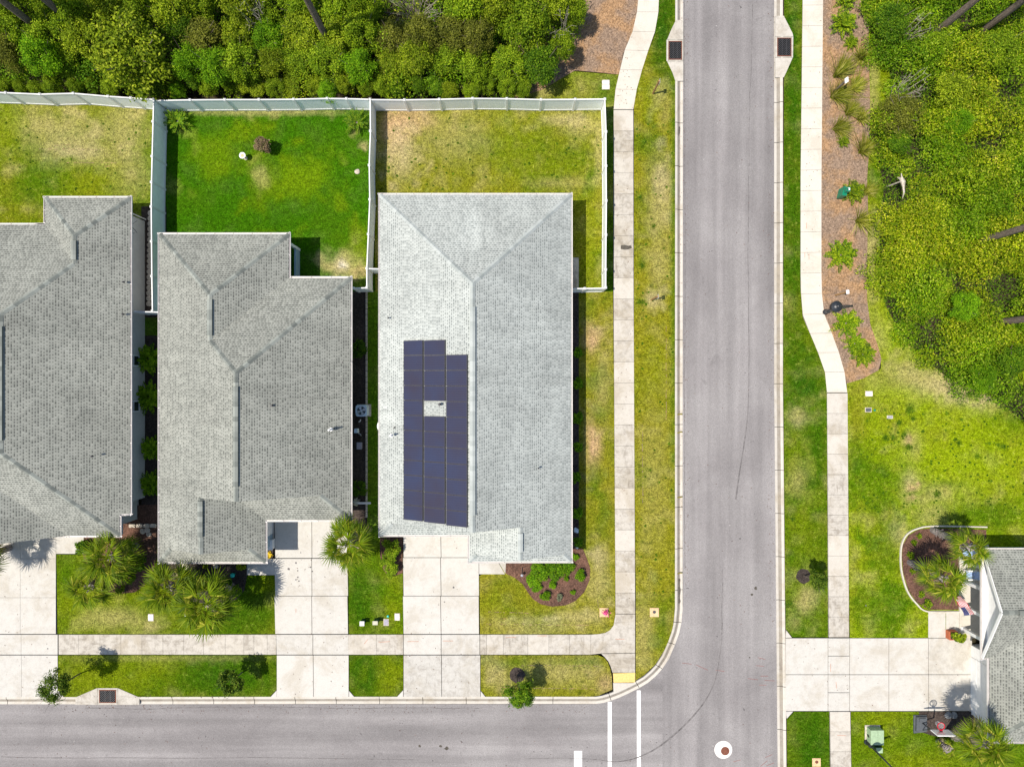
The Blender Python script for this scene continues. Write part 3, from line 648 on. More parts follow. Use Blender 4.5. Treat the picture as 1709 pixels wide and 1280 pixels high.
for i in range(3):
    for j in range(8): slab(b, [(945 + 7 * i, 430 + 7 * j), (952 + 7 * i, 430 + 7 * j), (952 + 7 * i, 437 + 7 * j), (945 + 7 * i, 437 + 7 * j)], z=0.02, tone=.9)
structure(b.build('patio', M['concrete']))
b = MB(); b.prism(px_poly([(1023, 1123), (1060, 1122), (1060, 1138), (1024, 1138.5)]), -0.05, 0.022)
for i in range(9):
    for j in range(4): b.lathe((X(1026 + 4 * i), Y(1125.5 + 3.6 * j), 0.022), [(0.03, 0), (0.022, 0.008)], 6)
tag(b.build('tactile_pad', M['yellow']), 'yellow tactile warning pad where the corner pavement meets the kerb', 'tactile pad')

# kerbs with gutter, cut by joints
def kerb(path, side, joint=2.9):
    """path: road-edge polyline in photo pixels; side +1 = kerb lies to the left of travel"""
    p = [Vector((X(a), Y(c))) for a, c in path]
    pts = [p[0]]; 
    for a, c in zip(p, p[1:]):
        k = max(1, round((c - a).length / joint)) if (c - a).length > joint else 1
        pts += [a.lerp(c, (i + 1) / k) for i in range(k)]
    prof = [(0.0, RZ + .006), (0.18, RZ - .015), (0.27, RZ + .01), (0.38, -0.03), (0.45, 0.012), (0.56, 0.018), (0.57, -0.1)]
    nrm = []
    for i in range(len(pts)):
        d = (pts[min(i + 1, len(pts) - 1)] - pts[max(i - 1, 0)]).normalized(); nrm.append(Vector((-d.y, d.x)) * side)
    b = MB(); acc = 0
    for i in range(len(pts) - 1):
        a, c = pts[i], pts[i + 1]; d = (c - a).normalized(); t_ = random.uniform(.2, 1)
        acc += (c - a).length; g0 = d * 0.035 if acc > 1.5 else d * 0
        if acc > 1.5: acc = 0
        for (r0, z0), (r1, z1) in zip(prof, prof[1:]):
            q = [a + g0 + nrm[i] * r0, c + nrm[i + 1] * r0, c + nrm[i + 1] * r1, a + g0 + nrm[i] * r1]
            f = [(q[k].x, q[k].y, (z0, z0, z1, z1)[k]) for k in range(4)]
            gut = 0.15 <= r0 < 0.36
            b.face(f if side > 0 else f[::-1], min(1, t_ * .4 + .6) if gut else t_ * .3, m=1 if 0.17 <= r0 < 0.37 else 0)
    return structure(b.build('kerb', [M['curb'], M['curb_flow']]))
kerb([(-900, 1176), (150, 1176), (560, 1175.5), (995, 1175.5), (1008, 1173.5), (1020, 1170), (1036, 1164), (1051, 1157), (1067, 1149), (1082, 1140), (1095, 1129), (1105.5, 1117.5), (1117, 1100), (1127, 1077), (1134, 1058), (1138, 1040), (1140, 1017), (1140, 985), (1140, 640), (1140.5, 60), (1141, -300)], 1)
kerb([(1293, -300), (1293, 640), (1299, 1290), (1301, 1420)], 1)
# widened kerb at the drains
def apron(polys):
    b = MB()
    for p in polys: slab(b, p, z=0.026, gap=.01, tone=random.uniform(.5, .95))
    return structure(b.build('kerb_apron', M['curb']))
apron([[(1128, 34), (1140.5, 34), (1140.5, 67), (1113, 67), (1121, 48)], [(1113, 103), (1140.5, 103), (1140.5, 136), (1127, 136), (1122, 122)], [(1112, 67), (1115.5, 67), (1115.5, 103), (1112, 103)], [(1138, 67), (1140.5, 67), (1140.5, 103), (1138, 103)], [(1115.5, 67), (1138, 67), (1138, 69.5), (1115.5, 69.5)], [(1115.5, 100.5), (1138, 100.5), (1138, 103), (1115.5, 103)]])
apron([[(1293.5, 27), (1308, 27), (1323, 57), (1324, 62), (1293.5, 62)], [(1293.5, 97), (1323, 97), (1312, 122), (1308, 130), (1293.5, 130)], [(1320.5, 62), (1324, 62), (1323.5, 97), (1320.5, 97)], [(1293.5, 62), (1297, 62), (1297, 97), (1293.5, 97)], [(1297, 62), (1320.5, 62), (1320.5, 64), (1297, 64)], [(1297, 95), (1320.5, 95), (1320.5, 97), (1297, 97)]])
apron([[(126, 1163), (162, 1147.5), (163, 1147.5), (163, 1175.5), (126, 1175.5)], [(197, 1147.5), (233, 1163), (233, 1175.5), (197, 1175.5)], [(163, 1147.5), (197, 1147.5), (197, 1150.5), (163, 1150.5)], [(163, 1172), (197, 1172), (197, 1175.5), (163, 1175.5)], [(163, 1150.5), (166, 1150.5), (166, 1172), (163, 1172)], [(194, 1150.5), (197, 1150.5), (197, 1172), (194, 1172)]])
def drain(x0, x1, y0, y1, label):
    t = thing('storm_drain', label, 'drain grate', W((x0 + x1) / 2, (y0 + y1) / 2, 0), 0, 'storm drain grates')
    ax, bx, ay, by = X(x0), X(x1), Y(y1), Y(y0)
    b = MB(); b.box(ax, bx, ay, by, -0.24, 0.024); b.build('pit', M['dark'], t)
    b = MB()
    for q in ((ax, ax + .05, ay, by), (bx - .05, bx, ay, by), (ax + .05, bx - .05, ay, ay + .05), (ax + .05, bx - .05, by - .05, by)): b.box(*q, -0.05, 0.052)
    b.build('frame', M['rust'], t)
    b = MB(); w, h = bx - ax - .1, by - ay - .1; s = 0.105
    for k in range(-40, 40):
        # diagonal bars clipped to the opening
        c0 = k * s * 1.414; pts = []
        for xx, yy in ((0, c0), (w, c0 + w), (-c0, 0), (h - c0, h)):
            if -1e-6 <= xx <= w + 1e-6 and -1e-6 <= yy <= h + 1e-6: pts.append((xx, yy))
        if len(pts) >= 2:
            p0, p1 = min(pts), max(pts)
            if math.hypot(p1[0] - p0[0], p1[1] - p0[1]) > .06: b.bar((ax + .05 + p0[0], ay + .05 + p0[1], 0.04), (ax + .05 + p1[0], ay + .05 + p1[1], 0.04), .032, .02)
    for k in range(1, 3): b.box(ax + .05 + w * k / 3 - .012, ax + .05 + w * k / 3 + .012, ay + .05, by - .05, 0.024, 0.029)
    b.build('grate', M['steel'], t)
drain(1115.5, 1138, 69.5, 100.5, 'storm drain grate on the house side of the long road, opposite the other one')
drain(1297, 1320.5, 64, 95, 'storm drain grate across the long road, beside the strip of grass and pale path')
drain(166, 194, 1150.5, 1172, 'storm drain grate in the front kerb near the wide cracked driveway')

# painted lines, tyre marks, cracks
def ribbon(name, pts, w, mat, z, label=None):
    p = [Vector((X(a), Y(c))) for a, c in pts]; b = MB(); L = []
    ws = w if isinstance(w, (list, tuple)) else [w] * len(p)
    for i in range(len(p)):
        d = (p[min(i + 1, len(p) - 1)] - p[max(i - 1, 0)]).normalized(); n = Vector((-d.y, d.x)) * ws[i] / 48.0
        L.append((p[i] + n, p[i] - n))
    for (a, c), (d, e) in zip(L, L[1:]): b.face([(*a, z), (*c, z), (*e, z), (*d, z)])
    return structure(b.build(name, M[mat]))
for q in ([(1018, 1172), (1018, 1340)], [(1066.5, 1153), (1067, 1340)]): ribbon('road_marking', q, 6.5, 'paint_white', RZ + .004)
ribbon('road_marking', [(965, 1254), (965, 1326)], 13.5, 'paint_white', RZ + .004)
def jit(pts, amp, sub=5):
    out = []
    for (a, c), (d, e) in zip(pts, pts[1:]):
        for k in range(sub): out.append((a + (d - a) * k / sub + random.uniform(-amp, amp), c + (e - c) * k / sub + random.uniform(-amp, amp)))
    return out + [pts[-1]]
def smooth(pts, n=6):
    p = [Vector(q) for q in pts]; p = [p[0]] + p + [p[-1]]; out = []
    for i in range(1, len(p) - 2):
        for k in range(n):
            t = k / n; out.append(tuple(.5 * ((2 * p[i]) + (p[i + 1] - p[i - 1]) * t + (2 * p[i - 1] - 5 * p[i] + 4 * p[i + 1] - p[i + 2]) * t * t + (3 * p[i] - p[i - 1] - 3 * p[i + 1] + p[i + 2]) * t ** 3)))
    return out + [tuple(p[-2])]
sk = smooth([(1251, 620), (1249, 690), (1243, 740), (1235, 790), (1229, 834)])
ribbon('tyre_mark', sk, [0.6 + 2.2 * i / len(sk) for i in range(len(sk))], 'mark', RZ + .006)
sk = smooth([(1207, 1040), (1204, 1080), (1196, 1130), (1181, 1165), (1160, 1193), (1138, 1216), (1110, 1240), (1085, 1256), (1055, 1268), (1025, 1272), (990, 1268), (940, 1266), (880, 1267)])
ribbon('tyre_mark', sk, [0.7 + 2.0 * math.sin(math.pi * min(1, i / len(sk) * 1.15)) ** 2 for i in range(len(sk))], 'mark', RZ + .006)
for c_ in ([(1259, -40), (1256, 60), (1252, 180), (1250, 330), (1249, 440), (1251, 560), (1251, 640)], [(1207, 950), (1206, 1000), (1205, 1060)], [(1143.5, -30), (1144, 300), (1143, 640), (1144, 950)], [(140, 1182), (240, 1184), (330, 1181), (420, 1182)], [(430, 1180), (560, 1183), (700, 1182), (800, 1183)], [(0, 1264), (180, 1266), (420, 1265), (700, 1269)]):
    ribbon('road_crack', jit(c_, .8), .9, 'mark', RZ + .0045)
for q in ([(1139, 1107), (1155, 1109)], [(1162, 1110), (1182, 1119)], [(1195, 1119), (1210, 1121)], [(1266, 1098), (1278, 1101)], [(1263, 1111.5), (1276, 1112.5)], [(1249, 1133), (1266, 1135)], [(1270, 1129), (1283, 1129)], [(1277, 1136), (1294, 1137)], [(1268, 1144), (1280, 1144)], [(1225, 1272), (1237, 1269)], [(1270, 1280), (1282, 1270)], [(1280, 1279), (1293, 1274)], [(1278, 1265), (1290, 1260)]):
    ribbon('spray_mark', q, .8, 'mark_red', RZ + .005)
for q in ([(608, 1074), (614, 1066)], [(632, 1071), (651, 1070)], [(680, 1070), (699, 1070)], [(739, 1069), (756, 1069)], [(844, 1063), (861, 1063)], [(897, 1060.5), (912, 1060.5)], [(1027, 1066), (1042, 1066)], [(1386, 1107), (1386, 1120)], [(1395, 1137), (1396, 1148)], [(494, 1015), (494, 1022)], [(1397, 1226), (1412, 1227)], [(1350, 424), (1350, 433)], [(1343, 421), (1343, 430)], [(1346, 372), (1346, 382)]):
    ribbon('spray_mark', q, .8, 'mark_orange', .021)
ribbon('damp_mark', smooth([(1036, 413), (1042, 413), (1048, 413.5), (1054, 412)]), [3, 9, 8, 5] * 5 if False else [8 - 3 * abs(i - 6) / 10 for i in range(19)], 'stain', .0205)
ribbon('damp_mark', smooth([(1133.5, 966), (1134, 980), (1134, 1000), (1134, 1008)]), [3 + 1.4 * math.sin(i) for i in range(19)], 'stain', -0.078)
ribbon('damp_mark', [(1133, 211), (1133.5, 219), (1133, 227)], [5, 4, .5], 'stain', -0.078)
for yy in (692, 722, 830, 957): ribbon('moss', jit([(1128, yy), (1139, yy - 1)], .8, 3), 2.0, 'moss', .022 if yy == 0 else -0.02)
t = thing('manhole', 'round rusty manhole lid set off-centre in a white concrete collar on the road', 'manhole', W(1208, 1252, RZ))
mz = lambda px, py: Vector((X(px), Y(py), RZ))
b = MB(); b.lathe(mz(1208, 1252), [(0.62, -.05), (0.62, .012), (0.60, .016), (0, .016)], 40); b.build('collar', M['collar'], t)
b = MB(); b.lathe(mz(1211, 1254), [(0.295, 0.0), (0.295, .028), (0.27, .03), (0, .03)], 32)
for k in range(-3, 4): b.box(X(1211) + k * .07 - .015, X(1211) + k * .07 + .015, Y(1254) - .2, Y(1254) + .2, RZ + .03, RZ + .036)
b.build('lid', M['rust'], t)

# ------------------------------------------------------------------ houses
def inset(poly, d):
    n = len(poly); ar = sum(poly[i][0] * poly[(i + 1) % n][1] - poly[(i + 1) % n][0] * poly[i][1] for i in range(n))
    if ar < 0: poly = poly[::-1]
    out = []
    for i in range(n):
        p0, p1, p2 = (Vector(poly[(i + k) % n]) for k in (-1, 0, 1))
        d0 = (p1 - p0).normalized(); d1 = (p2 - p1).normalized()
        n0 = Vector((-d0.y, d0.x)); n1 = Vector((-d1.y, d1.x))
        out.append(tuple(p1 + (n0 + n1) * d if abs(n0.dot(n1)) < .5 else p1 + n0 * d))
    return out

def roof_face(b, pts):
    """shingle coordinates: u along the eave, v up the slope"""
    v = [Vector(p) for p in pts]
    n = Vector((0, 0, 0))
    for i in range(len(v)): n += v[i].cross(v[(i + 1) % len(v)])
    n.normalize()
    if n.z < 0: v = v[::-1]; n = -n
    up = (Vector((0, 0, 1)) - n * n.z).normalized(); u = up.cross(n)
    b.face(v, .5, [(p.dot(u) + 50, p.dot(up) + 50) for p in v])

def cap_line(b, a, c, w=0.30, seg=0.34, lift=0.03):
    a, c = Vector(a), Vector(c); L = (c - a).length; n = max(1, int(L / seg)); d = (c - a) / L
    x = d.cross(Vector((0, 0, 1))).normalized()
    for i in range(n):
        p = a + d * (L * i / n); q = a + d * (L * (i + 1.25) / n if i < n - 1 else L)
        t = random.choice((.1, .3, .5, .75, .95)); l0, l1 = lift * .8, lift * 1.5
        P_ = [p - x * w / 2 + Vector((0, 0, l0 - .085)), p + Vector((0, 0, l0 + .02)), p + x * w / 2 + Vector((0, 0, l0 - .085))]
        Q_ = [q - x * w / 2 + Vector((0, 0, l1 - .085)), q + Vector((0, 0, l1 + .02)), q + x * w / 2 + Vector((0, 0, l1 - .085))]
        b.face([P_[0], P_[1], Q_[1], Q_[0]], t); b.face([P_[1], P_[2], Q_[2], Q_[1]], t); b.face([Q_[0], Q_[1], Q_[2]], t)

def house(label, eaves, faces, gables, caps, vents, wallmat, roofmat, capmat, wall_z=None, off=0.5, wall_poly=None):
    org = (sum(p[0] for p in eaves) / len(eaves), sum(p[1] for p in eaves) / len(eaves), 0)
    t = thing('house', label, 'house', org)
    wp = wall_poly or inset([(p[0], p[1]) for p in eaves], off)
    b = MB(); b.prism(wp, -0.2, E - .1, bottom=False)
    for g in gables: b.face([Vector(p) - Vector((0, 0, .02)) for p in g])
    b.build('wall', wallmat, t)
    b = MB()
    for f in faces: roof_face(b, f)
    r = b.build('roof', roofmat, t)
    b = MB()  # soffit
    pl = [(p[0], p[1]) for p in eaves]
    ar = sum(pl[i][0] * pl[(i + 1) % len(pl)][1] - pl[(i + 1) % len(pl)][0] * pl[i][1] for i in range(len(pl)))
    if ar > 0: pl = pl[::-1]
    b.face([(x, y, E - .14) for x, y in pl]); b.build('soffit', M['soffit'], r)
    for q in caps: b = MB(); cap_line(b, *q); b.build('ridge_cap', capmat, r)
    for a, c in vents:
        a, c = Vector(a), Vector(c); b = MB(); d = (c - a).normalized(); x = d.cross(Vector((0, 0, 1))) * .16
        n = max(1, int((c - a).length / .3))
        for i in range(n):
            p, q = a.lerp(c, i / n), a.lerp(c, (i + 1) / n); tn = random.choice((.2, .4, .6, .8))
            z0, z1 = Vector((0, 0, .06)), Vector((0, 0, .12))
            b.face([p - x + z0, p + z1, q + z1, q - x + z0], tn); b.face([p + z1, p + x + z0, q + x + z0, q + z1], tn)
        for s in (-1, 1): b.face([a + x * s - Vector((0, 0, .1)), c + x * s - Vector((0, 0, .1)), c + x * s + Vector((0, 0, .06)), a + x * s + Vector((0, 0, .06))], 0)
        b.build('ridge_vent', capmat, r)
    # gutters: open white troughs round the eaves
    g = MB(); dk = MB(); n = len(eaves)
    pl = [(p[0], p[1], p[2] if len(p) > 2 else E) for p in eaves]
    ar = sum(pl[i][0] * pl[(i + 1) % n][1] - pl[(i + 1) % n][0] * pl[i][1] for i in range(n))
    if ar < 0: pl = pl[::-1]
    for i in range(n):
        p0, p, q, q2 = (Vector(pl[(i + k) % n]) for k in (-1, 0, 1, 2))
        d = (q - p); d.z = 0; d.normalize(); o = Vector((d.y, -d.x, 0))
        def conv(a_, b_, c_): return (b_ - a_).xy.to_3d().cross((c_ - b_).xy.to_3d()).z > 0
        e0 = .13 if conv(p0, p, q) else -.0; e1 = .13 if conv(p, q, q2) else -.13
        a = p - d * e0 * 0 ; c = q + d * e1
        for (w0, w1, z0, z1) in ((.002, .02, -.13, -.03), (.085, .105, -.12, -.01), (.02, .085, -.12, -.10)):
            A = [a + o * w0, c + o * w0, c + o * w1, a + o * w1]
            g.face([v + Vector((0, 0, z1)) for v in A][::-1], m=0)
            g.face([A[3] + Vector((0, 0, z0)), A[3] + Vector((0, 0, z1)), A[2] + Vector((0, 0, z1)), A[2] + Vector((0, 0, z0))])
            g.face([A[0] + Vector((0, 0, z0)), A[1] + Vector((0, 0, z0)), A[1] + Vector((0, 0, z1)), A[0] + Vector((0, 0, z1))])
        L = (c - a).length; k = max(2, int(L / 1.1))
        for j in range(k + 1):
            m_ = a + d * (L * j / k); g.bar(m_ + o * .0 + Vector((0, 0, -.015)), m_ + o * .10 + Vector((0, 0, -.015)), .03, .02)
    g.build('gutter', M['gutter'], t)
    return t, r

def vent_pipe(parent, px, py, z, hgt=.45, rad=.05, mat='white'):
    b = MB(); c = W(px, py, z + .2); b.tube([c - Vector((0, 0, .35)), c + Vector((0, 0, hgt - .2))], rad, 10)
    b.tube([c - Vector((0, 0, .28)), c - Vector((0, 0, .16))], rad * 1.9, 10)
    b.build('vent_pipe', M[mat], parent)

def window(parent, xw, yc, z0, z1, w, nx):
    """window in a wall facing +x (nx=1) or -x"""
    s = nx; b = MB()
    for (ya, yb, za, zb) in ((yc - w / 2 - .07, yc - w / 2, z0 - .07, z1 + .07), (yc + w / 2, yc + w / 2 + .07, z0 - .07, z1 + .07), (yc - w / 2, yc + w / 2, z0 - .07, z0), (yc - w / 2, yc + w / 2, z1, z1 + .07), (yc - w / 2, yc + w / 2, (z0 + z1) / 2 - .03, (z0 + z1) / 2 + .03)):
        b.box(min(xw, xw + s * .06), max(xw, xw + s * .06), ya, yb, za, zb)
    f = b.build('window', M['white'], parent)
    b = MB(); b.box(min(xw + s * .005, xw + s * .03), max(xw + s * .005, xw + s * .03), yc - w / 2, yc + w / 2, z0, z1); b.build('pane', M['glass'], f)

# --- house with the solar panels
xl, xr, yt, yb1, yb2, xs = X(634, E), X(953, E), Y(325, E), Y(893, E), Y(937, E), X(783, E)
hw = (xr - xl) / 2; xm = (xl + xr) / 2; zr = E + P * hw; d1_, d2_ = .85, .5; yg1, yg2 = yb1 + d1_, yb2 + d2_
x2 = (xs + xr) / 2; z2 = E + P * (xr - xs) / 2
A = (xm, yt - hw, zr); B = (xm, yg1, zr); G1, G2 = (x2, yg1, z2), (x2, yg2, z2)
s1, s2, s3 = (xl + d1_, yg1, E + P * d1_), (xs + d1_, yg1, E + P * d1_), (xs + d2_, yg2, E + P * d2_); s4 = (xr - d2_, yg2, E + P * d2_)
TL, TR, BL_, BR = (xl, yt, E), (xr, yt, E), (xl, yb1, E), (xr, yb2, E); c1, c2 = (xs, yb1, E), (xs, yb2, E)
H3, H3R = house('house with a pale grey roof carrying solar panels, next to the corner pavement', [TL, TR, BR, c2, c1, BL_],
    [[TL, TR, A], [TR, A, B, G1, G2, s4, BR], [TL, A, B, s1, BL_], [BL_, c1, s2, s1], [c1, c2, s3, G2, G1, s2], [c2, BR, s4, s3]],
    [[s1, s2, G1, B], [s3, s4, G2]],
    [(TL, A), (TR, A), (B, A), (G2, G1), (BL_, s1), (c2, s3), (BR, s4)],
    [((xm, Y(512, zr), zr), (xm, Y(860, zr), zr)), ((x2, Y(890, z2), z2), (x2, Y(921, z2), z2))], M['wall_white'], M['roof_pale'], M['cap_pale'])
H3P = dict(xl=xl, zr=zr)
vent_pipe(H3, 652, 727, E + 1.0, .5, .055); vent_pipe(H3, 733, 675, E + 2.4, .25, .05, 'steel')
for q in ((647, 530), (733, 508), (899, 782), (657, 714)): vent_pipe(H3, *q, E + .6 if q[0] < 700 else E + 1.4, .12, .03, 'black')
b = MB(); yw = yb2 + .5
b.box(xs + .9, xs + 1.9, yw - .03, yw - .005, 0, 2.1); b.build('front_door', M['wall_blue'], H3)

# --- house between, with the garage drive
xl, xa, xr = X(266, E), X(482, E), X(585, E); yt, y1, y2, xs, yb = Y(391, E), Y(464, E), Y(868, E), X(443, E), Y(938, E)
wa = (xa - xl) / 2; wm = (xr - xl) / 2; xw, xm = xl + wa, xl + wm; zw, zm = E + P * wa, E + P * wm
d1_, d2_ = 1.75, .95; yg1, yg2 = y2 + d1_, yb + d2_
A1 = (xw, yt - wa, zw); V = (xw, y1 - wa, zw); Mr = (xm, y1 - wm, zm); B = (xm, yg1, zm)
x2 = (xl + xs) / 2; z2 = E + P * (xs - xl) / 2; G1, G2 = (x2, yg1, z2), (x2, yg2, z2)
e = [(xl, yt, E), (xa, yt, E), (xa, y1, E), (xr, y1, E), (xr, y2, E), (xs, y2, E), (xs, yb, E), (xl, yb, E)]
k1, k2 = (xr - d1_, yg1, E + P * d1_), (xs - d1_, yg1, E + P * d1_); k3, k4 = (xl + d2_, yg2, E + P * d2_), (xs - d2_, yg2, E + P * d2_)
H2, H2R = house('grey-roofed house without solar panels, between two white-fenced side yards', e,
    [[e[0], A1, V, Mr, B, G1, G2, k3, e[7]], [e[0], e[1], A1], [e[1], e[2], V, A1], [e[2], e[3], Mr, V], [e[3], e[4], k1, B, Mr], [e[5], e[4], k1, k2], [e[5], k2, G1, G2, k4, e[6]], [e[7], e[6], k4, k3]],
    [[k2, k1, B, G1], [k3, k4, G2]],
    [(e[0], A1), (e[1], A1), (V, A1), (V, Mr), (e[3], Mr), (B, Mr), (G2, G1), (e[4], k1), (e[7], k3), (e[6], k4)],
    [((xm, Y(645, zm), zm), (xm, Y(812, zm), zm)), ((x2, Y(836, z2), z2), (x2, Y(896, z2), z2)), ((xw, Y(500, zw), zw), (xw, Y(560, zw), zw))], M['wall_blue'], M['roof'], M['cap'],
    wall_poly=inset([(xl, yt - 1.9), (xa, yt - 1.9), (xa, y1), (xr, y1), (xr, y2), (xs, y2), (xs, yb), (xl, yb)], .5))
vent_pipe(H2, 551, 717, E + .9, .6, .06); vent_pipe(H2, 453, 677, E + 2.1, .3, .07, 'steel')
for q in ((314, 785), (570, 605), (571, 640)): vent_pipe(H2, *q, E + 1.0, .12, .03, 'black')
b = MB()  # back porch: corner post, low rail and beam
px_, py_ = xa - .18, yt - .5
b.box(px_ - .09, px_ + .09, py_ - .09, py_ + .09, 0, E - .15); b.build('porch_post', M['white'], H2)
b = MB(); b.box(px_ - .06, px_ + .06, y1 - .3, py_ - .1, 0.02, .9); b.build('porch_screen', M['wall_blue'], H2)
b = MB(); b.box(xs - .495, xs - .46, yb + 1.3, y2 + .4, .05, 2.2)
b.build('side_door', M['wall_white'], H2)
b = MB(); xg, yg = xr - .5, y2 + .5
b.box(X(470), X(560), yg - .03, yg - .004, 0, 2.2)
for i in range(1, 4): b.box(X(470), X(560), yg - .036, yg - .03, .55 * i - .015, .55 * i + .015)
b.build('garage_door', M['wall_white'], H2)

# --- house at the left edge
xe, xwl, xr1 = X(217, E), X(75, E), X(199.7, 3.0); yt, yN, yc, yS = Y(330, E), Y(375, E), Y(857, E), Y(894, 3.0)
zS = E + P * (xe - xr1); w_ = (xe - xwl) / 2; xw = xe - w_; zw = E + P * w_; wm = 6.2; xm = xe - wm; zm = E + P * wm
A1 = (xw, yt - w_, zw); V = (xw, yN - w_, zw); Mr = (xm, yN - wm, zm); N_ = (xm, yS + (xr1 - xm), zm)
xg = X(113, zS); gh = 3.3; xgr = xg - gh; zg = zS + P * gh; xL = xe - 2 * wm
e = [(xwl, yt, E), (xe, yt, E), (xe, yc, E), (xr1, yc, zS), (xr1, yS, zS), (xg, yS, zS), (xL, yS, zS), (xL, yN, E), (xwl, yN, E)]
yE2 = yS + (N_[2] - zS) / P
gv = (xgr, yS + gh, zg)
H1, H1R = house('grey-roofed house at the photo edge, beside the wide double driveway', e,
    [[e[0], e[1], A1], [e[0], e[8], V, A1], [e[1], e[2], e[3], e[4], N_, Mr, V, A1], [e[8], e[7], Mr, V], [e[4], e[5], gv, (xgr, yS + gh, zg), N_] if False else [e[4], e[5], gv, N_],
     [e[5], (xgr, yS - .15, zg), gv], [e[7], Mr, N_, gv, (xL, yS + 2, zS)], [(xL, yS, zS), (xgr, yS - .15, zg), gv, (xL, yS + 2, zS)]],
    [[(xL, yS, zS), e[5], (xgr, yS, zg)]],
    [(e[0], A1), (e[1], A1), (V, A1), (V, Mr), (Mr, N_), (e[4], N_)],
    [((xw, Y(402, zw), zw), (xw, Y(434, zw), zw)), ((xm, Y(545, zm), zm), (xm, Y(735, zm), zm))], M['wall_tan'], M['roof'], M['cap'],
    wall_poly=[(xL + .5, yS + .5), (xr1 - .5, yS + .5), (xr1 - .5, yS + 1.9), (xe - .95, yS + 1.9), (xe - .95, yc + .6), (xe - .5, yc + .6), (xe - .5, yt - .9), (xL + .5, yt - 2.5)])
xw1 = xe - .5
for yc_ in (Y(602, 1.2), Y(678, 1.2)): window(H1, xw1, yc_, .85, 2.15, .62, 1)
for q in ((150, 762, 1.4), (203, 470, .4), (202, 524, .4)): vent_pipe(H1, q[0], q[1], E + q[2], .16, .035, 'steel')
b = MB(); b.box(X(-8, E + 2.2), X(26, E + 2.2), Y(502, E + 2.2), Y(492, E + 2.2), E + 1.75, E + 2.33); b.build('skylight', M['steel'], H1)
b = MB(); b.box(xw1, xw1 + .03, Y(393), Y(383), 1.7, 1.95); y_ = Y(388) 
b.tube([(xw1, y_, 1.85), (xw1 + .25, y_ + .12, 2.0), (xw1 + .5, y_ + .35, 1.9)], .018, 6); b.tube([(xw1, y_, 1.8), (xw1 + .25, y_ - .15, 1.9), (xw1 + .42, y_ - .42, 1.75), (xw1 + .1, y_ - .45, 1.75)], .018, 6)
b.build('wall_bracket', M['black'], H1)
b = MB(); b.tube([(xw1 - .02, yt - .85, E - .2), (xw1 + .1, yt - .8, E - .5), (xw1 + .1, yt - .8, .1)], .045, 8); b.build('downpipe', M['gutter'], H1)
b = MB(); b.box(X(-110), X(95), yS + .46, yS + .49, 0, 2.2); b.build('garage_door', M['wall_white'], H1)

# --- house at the right edge with the porch
gx, gy0, gy1 = 30.85, Y(1098, E), Y(917, E); gyc = (gy0 + gy1) / 2; gp = (gy1 - gy0) / 2; zp = E + P * gp
ex, ey = 31.3, Y(1238, E); Lx = 44.0; D = 5.5
val = (ex + gp, gyc, zp)
cut_ = lambda x: E + P * (x - ex)
fN = [(gx, gy1, E), (Lx, gy1, E), (Lx, gyc, zp), (gx, gyc, zp)]
fS = [(gx, gyc, zp), val, (ex, gy0, E), (gx, gy0, E)]
fW = [(ex, gy0, E), (ex, ey, E), (ex + D, ey + D, E + P * D), (ex + D, gyc + 1.0, E + P * D), (val[0] + .01, gyc, zp)]
fSo = [(ex, ey, E), (Lx, ey, E), (Lx, ey + D, E + P * D), (ex + D, ey + D, E + P * D)]
fTop = [(ex + D, ey + D, E + P * D), (Lx, ey + D, E + P * D), (Lx, gyc + 1, E + P * D - .02), (ex + D, gyc + 1, E + P * D)]
wx = 31.95; pxf = 31.2; back = 33.1
H4, H4R = house('white house with a gabled porch and short driveway across the long road', [(gx, gy1, E), (Lx, gy1, E), (Lx, ey, E), (ex, ey, E), (ex, gy0, E), (gx, gy0, E)],
    [fN, fS, fW, fSo, fTop], [], [((gx, gyc, zp), (Lx, gyc, zp)), ((ex, ey, E), (ex + D, ey + D, E + P * D))],
    [((X(1700, zp), gyc, zp), (X(1760, zp), gyc, zp))], M['wall_white'], M['roof'], M['cap'],
    wall_poly=[(Lx - .5, gy1 - .5), (back, gy1 - .5), (back, gy0 - .2), (wx, gy0 - .2), (wx, ey + .5), (Lx - .5, ey + .5)])
b = MB()  # porch gable wall and beam
gw = pxf
b.prism([(gw, gy0 + .2), (gw + .12, gy0 + .2), (gw + .12, gy1 - .3), (gw, gy1 - .3)], 2.42, E + .02)
b.face([(gw, gy0 + .2, E + .02), (gw, gyc, zp - .12), (gw, gy1 - .3, E + .02)]); b.face([(gw + .12, gy0 + .2, E + .02), (gw + .12, gy1 - .3, E + .02), (gw + .12, gyc, zp - .12)])
b.build('porch_gable', M['wall_white'], H4)
b = MB()
for a_, c_ in (((gx, gy1, E), (gx, gyc, zp)), ((gx, gyc, zp), (gx, gy0, E))): b.bar(Vector(a_) + Vector((-.02, 0, -.02)), Vector(c_) + Vector((-.02, 0, -.02)), .05, .2)
b.build('rake_board', M['white'], H4)
for cy in (Y(934) , Y(968), Y(1010), Y(1048)):
    b = MB(); y_ = cy; b.box(pxf - .02, pxf + .2, y_ - .11, y_ + .11, 0.1, 2.42); b.box(pxf - .06, pxf + .24, y_ - .15, y_ + .15, 0.03, .22); b.build('porch_column', M['white'], H4)
b = MB(); b.box(X(1600), back, Y(1064), gy1 - .3, -.1, .1); b.build('porch_floor', M['pale'], H4)
b = MB(); b.box(wx - .05, wx - .004, ey + 1.0, gy0 - 1.0, 0.02, 2.25)
for i in range(1, 4): b.box(wx - .06, wx - .05, ey + 1.0, gy0 - 1.0, .56 * i - .015, .56 * i + .015)
b.build('garage_door', M['wall_white'], H4)
